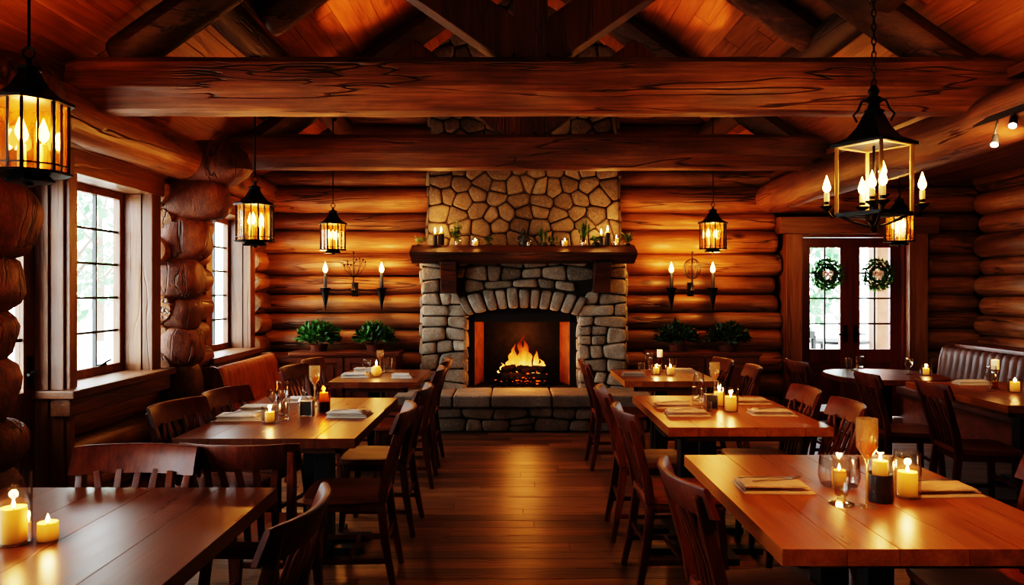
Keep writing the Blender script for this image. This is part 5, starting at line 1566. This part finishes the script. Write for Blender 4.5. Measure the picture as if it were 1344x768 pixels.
def patio_chair(x, y, rz, lab):
    t = thing('patio_chair', lab, 'chair', (x, y, -.12), rz, 'patio chairs outside the doors')
    m = MB(); m.box(-.24, .24, -.24, .24, .42, .46); m.build('seat', mat_patio, t)
    m = MB(); m.box(-.26, -.22, -.24, .24, .96, 1.06)
    for k in range(6): m.box(-.25, -.23, -.2+k*.08-.012, -.2+k*.08+.012, .46, .97)
    m.build('backrest', mat_patio, t)
    for sx in (-.22, .22):
        for sy in (-.22, .22):
            m = MB(); m.box(sx-.02, sx+.02, sy-.02, sy+.02, 0, .42 if sx > 0 else 1.0); m.build('leg', mat_patio, t)
    for s in (-.24, .24):
        m = MB(); m.box(-.22, .24, s-.025, s+.025, .72, .76); m.box(.2, .23, s-.02, s+.02, .44, .72); m.build('armrest', mat_patio, t)
patio_chair(4.15, 10.55, .5, 'dark patio armchair outside the door leaf nearer the fireplace')
patio_chair(5.3, 10.3, 2.4, 'dark patio armchair beyond the patio table')
t = thing('patio_table', 'dark patio table outside the double doors', 'table', (4.75, 11.1, -.12))
m = MB(); m.lathe([(.42, .84), (.42, .88), (.38, .885)], 24); m.build('tabletop', mat_patio, t)
for k in range(4):
    a = k*PI/2+.4; m = MB(); m.bar([(.38*math.cos(a), .38*math.sin(a), 0), (.3*math.cos(a), .3*math.sin(a), .845)], .05, .05, (0, 1, 0)); m.build('leg', mat_patio, t)

# ------------------------------------------------------------------ light
WARM = (1, .55, .22)
for loc in LAMPS: point((loc[0], loc[1], loc[2]+.03), 26, WARM, .045, 'lantern_light')
point((CHD[0], CHD[1], CHD[2]+.02), 22, WARM, .05, 'chandelier_light')
for s in SCON: point(s, 12, (1, .46, .13), .03, 'sconce_light')
for loc, W in CANDLE_LIGHTS: point(loc, W*2.0, (1, .47, .14), .012, 'candle_light')
point((.13, 8.84, .98), 16, (1, .36, .08), .10, 'fire_light'); point((.13, 8.45, .62), 6, (1, .36, .08), .12, 'fire_light')
for (X, Y, Z), tg, W in zip(TS, ((3.9, 8.9, 1.5), (5.0, 7.2, 1.2)), (55, 18)): spot((X-.03, Y-.035, Z-.06), tg, W, 75, (1, .58, .27))
# added uplights without fixtures brighten the roof boards and tie beams
for (a, b, W, ang) in (((-.9, 6.2, 3.05), (-1.2, 6.45, 4.0), 75, 62), ((1.15, 6.2, 3.05), (1.4, 6.45, 4.0), 75, 62), ((-2.3, 5.9, 2.75), (-2.5, 6.2, 3.2), 4, 120), ((2.4, 5.9, 2.8), (2.6, 6.2, 3.2), 6, 120),
                       ((-2.2, 3.9, 2.8), (-2.5, 4.2, 3.2), 6, 120), ((2.4, 3.9, 2.8), (2.7, 4.2, 3.2), 6, 120),
                       ((-1.3, 4.3, 1.95), (-1.2, 4.65, 2.66), 9, 130), ((.2, 4.3, 1.95), (.2, 4.65, 2.66), 7, 130), ((2.4, 4.3, 1.95), (2.3, 4.65, 2.66), 7, 130), ((-1.2, 6.95, 1.95), (-1.1, 7.3, 2.7), 8, 130), ((1.4, 6.95, 1.95), (1.4, 7.3, 2.7), 8, 130)):
    spot(a, b, W, ang, (1, .48, .16), .05, .5, 'added_uplight')
for (a, b, W, ang) in (((1.3, 1.6, 2.7), (1.2, 2.9, .75), 130, 70), ((1.25, 4.0, 2.55), (1.25, 4.8, .75), 65, 60), ((.14, 7.85, 2.62), (.14, 8.7, 2.25), 13, 130), ((.2, 8.2, 3.1), (.14, 8.75, 4.2), 20, 120)):
    spot(a, b, W, ang, (1, .55, .2), .06, .8, 'added_spot')  # added spots without fixtures, brightening the candlelit tables and the chimney
for (y0, y1, z0, z1) in WIN + [(3.98, 4.8, .86, 2.16)]:
    l = bpy.data.lights.new('daylight_portal', 'AREA'); l.shape = 'RECTANGLE'; l.size = z1-z0; l.size_y = y1-y0
    o = bpy.data.objects.new('daylight_portal', l); COL.objects.link(o); o.location = (-3.2, (y0+y1)/2, (z0+z1)/2); o.rotation_euler = (0, -PI/2, 0)
    l.cycles.is_portal = True
l = bpy.data.lights.new('daylight_portal', 'AREA'); l.shape = 'RECTANGLE'; l.size = DX1-DX0; l.size_y = 1.4
o = bpy.data.objects.new('daylight_portal', l); COL.objects.link(o); o.location = ((DX0+DX1)/2, YB+.1, 1.4); o.rotation_euler = (-PI/2, 0, 0); l.cycles.is_portal = True

w = bpy.data.worlds.new('overcast_sky'); SC.world = w; w.use_nodes = True
bg = w.node_tree.nodes['Background']; bg.inputs[0].default_value = (.86, .95, 1, 1); bg.inputs[1].default_value = 18

# ------------------------------------------------------------------ camera and colour
cam = bpy.data.cameras.new('camera'); co = bpy.data.objects.new('camera', cam); COL.objects.link(co)
co.location = (0, 0, EYE); co.rotation_euler = (PI/2, 0, 0)
cam.sensor_width = 36; cam.lens = 36*FPX/1344; cam.shift_y = -4/1344; cam.clip_start = .05
cam.dof.use_dof = True; cam.dof.focus_distance = 6.5; cam.dof.aperture_fstop = 11
SC.camera = co
SC.view_settings.view_transform = 'Filmic'; SC.view_settings.look = 'Very High Contrast'; SC.view_settings.exposure = .34
SC.cycles.use_denoising = True
SC.cycles.max_bounces = 8; SC.cycles.diffuse_bounces = 3; SC.cycles.glossy_bounces = 3; SC.cycles.transparent_max_bounces = 16; SC.cycles.transmission_bounces = 4
SC.cycles.caustics_reflective = False; SC.cycles.caustics_refractive = False; SC.cycles.sample_clamp_indirect = 4
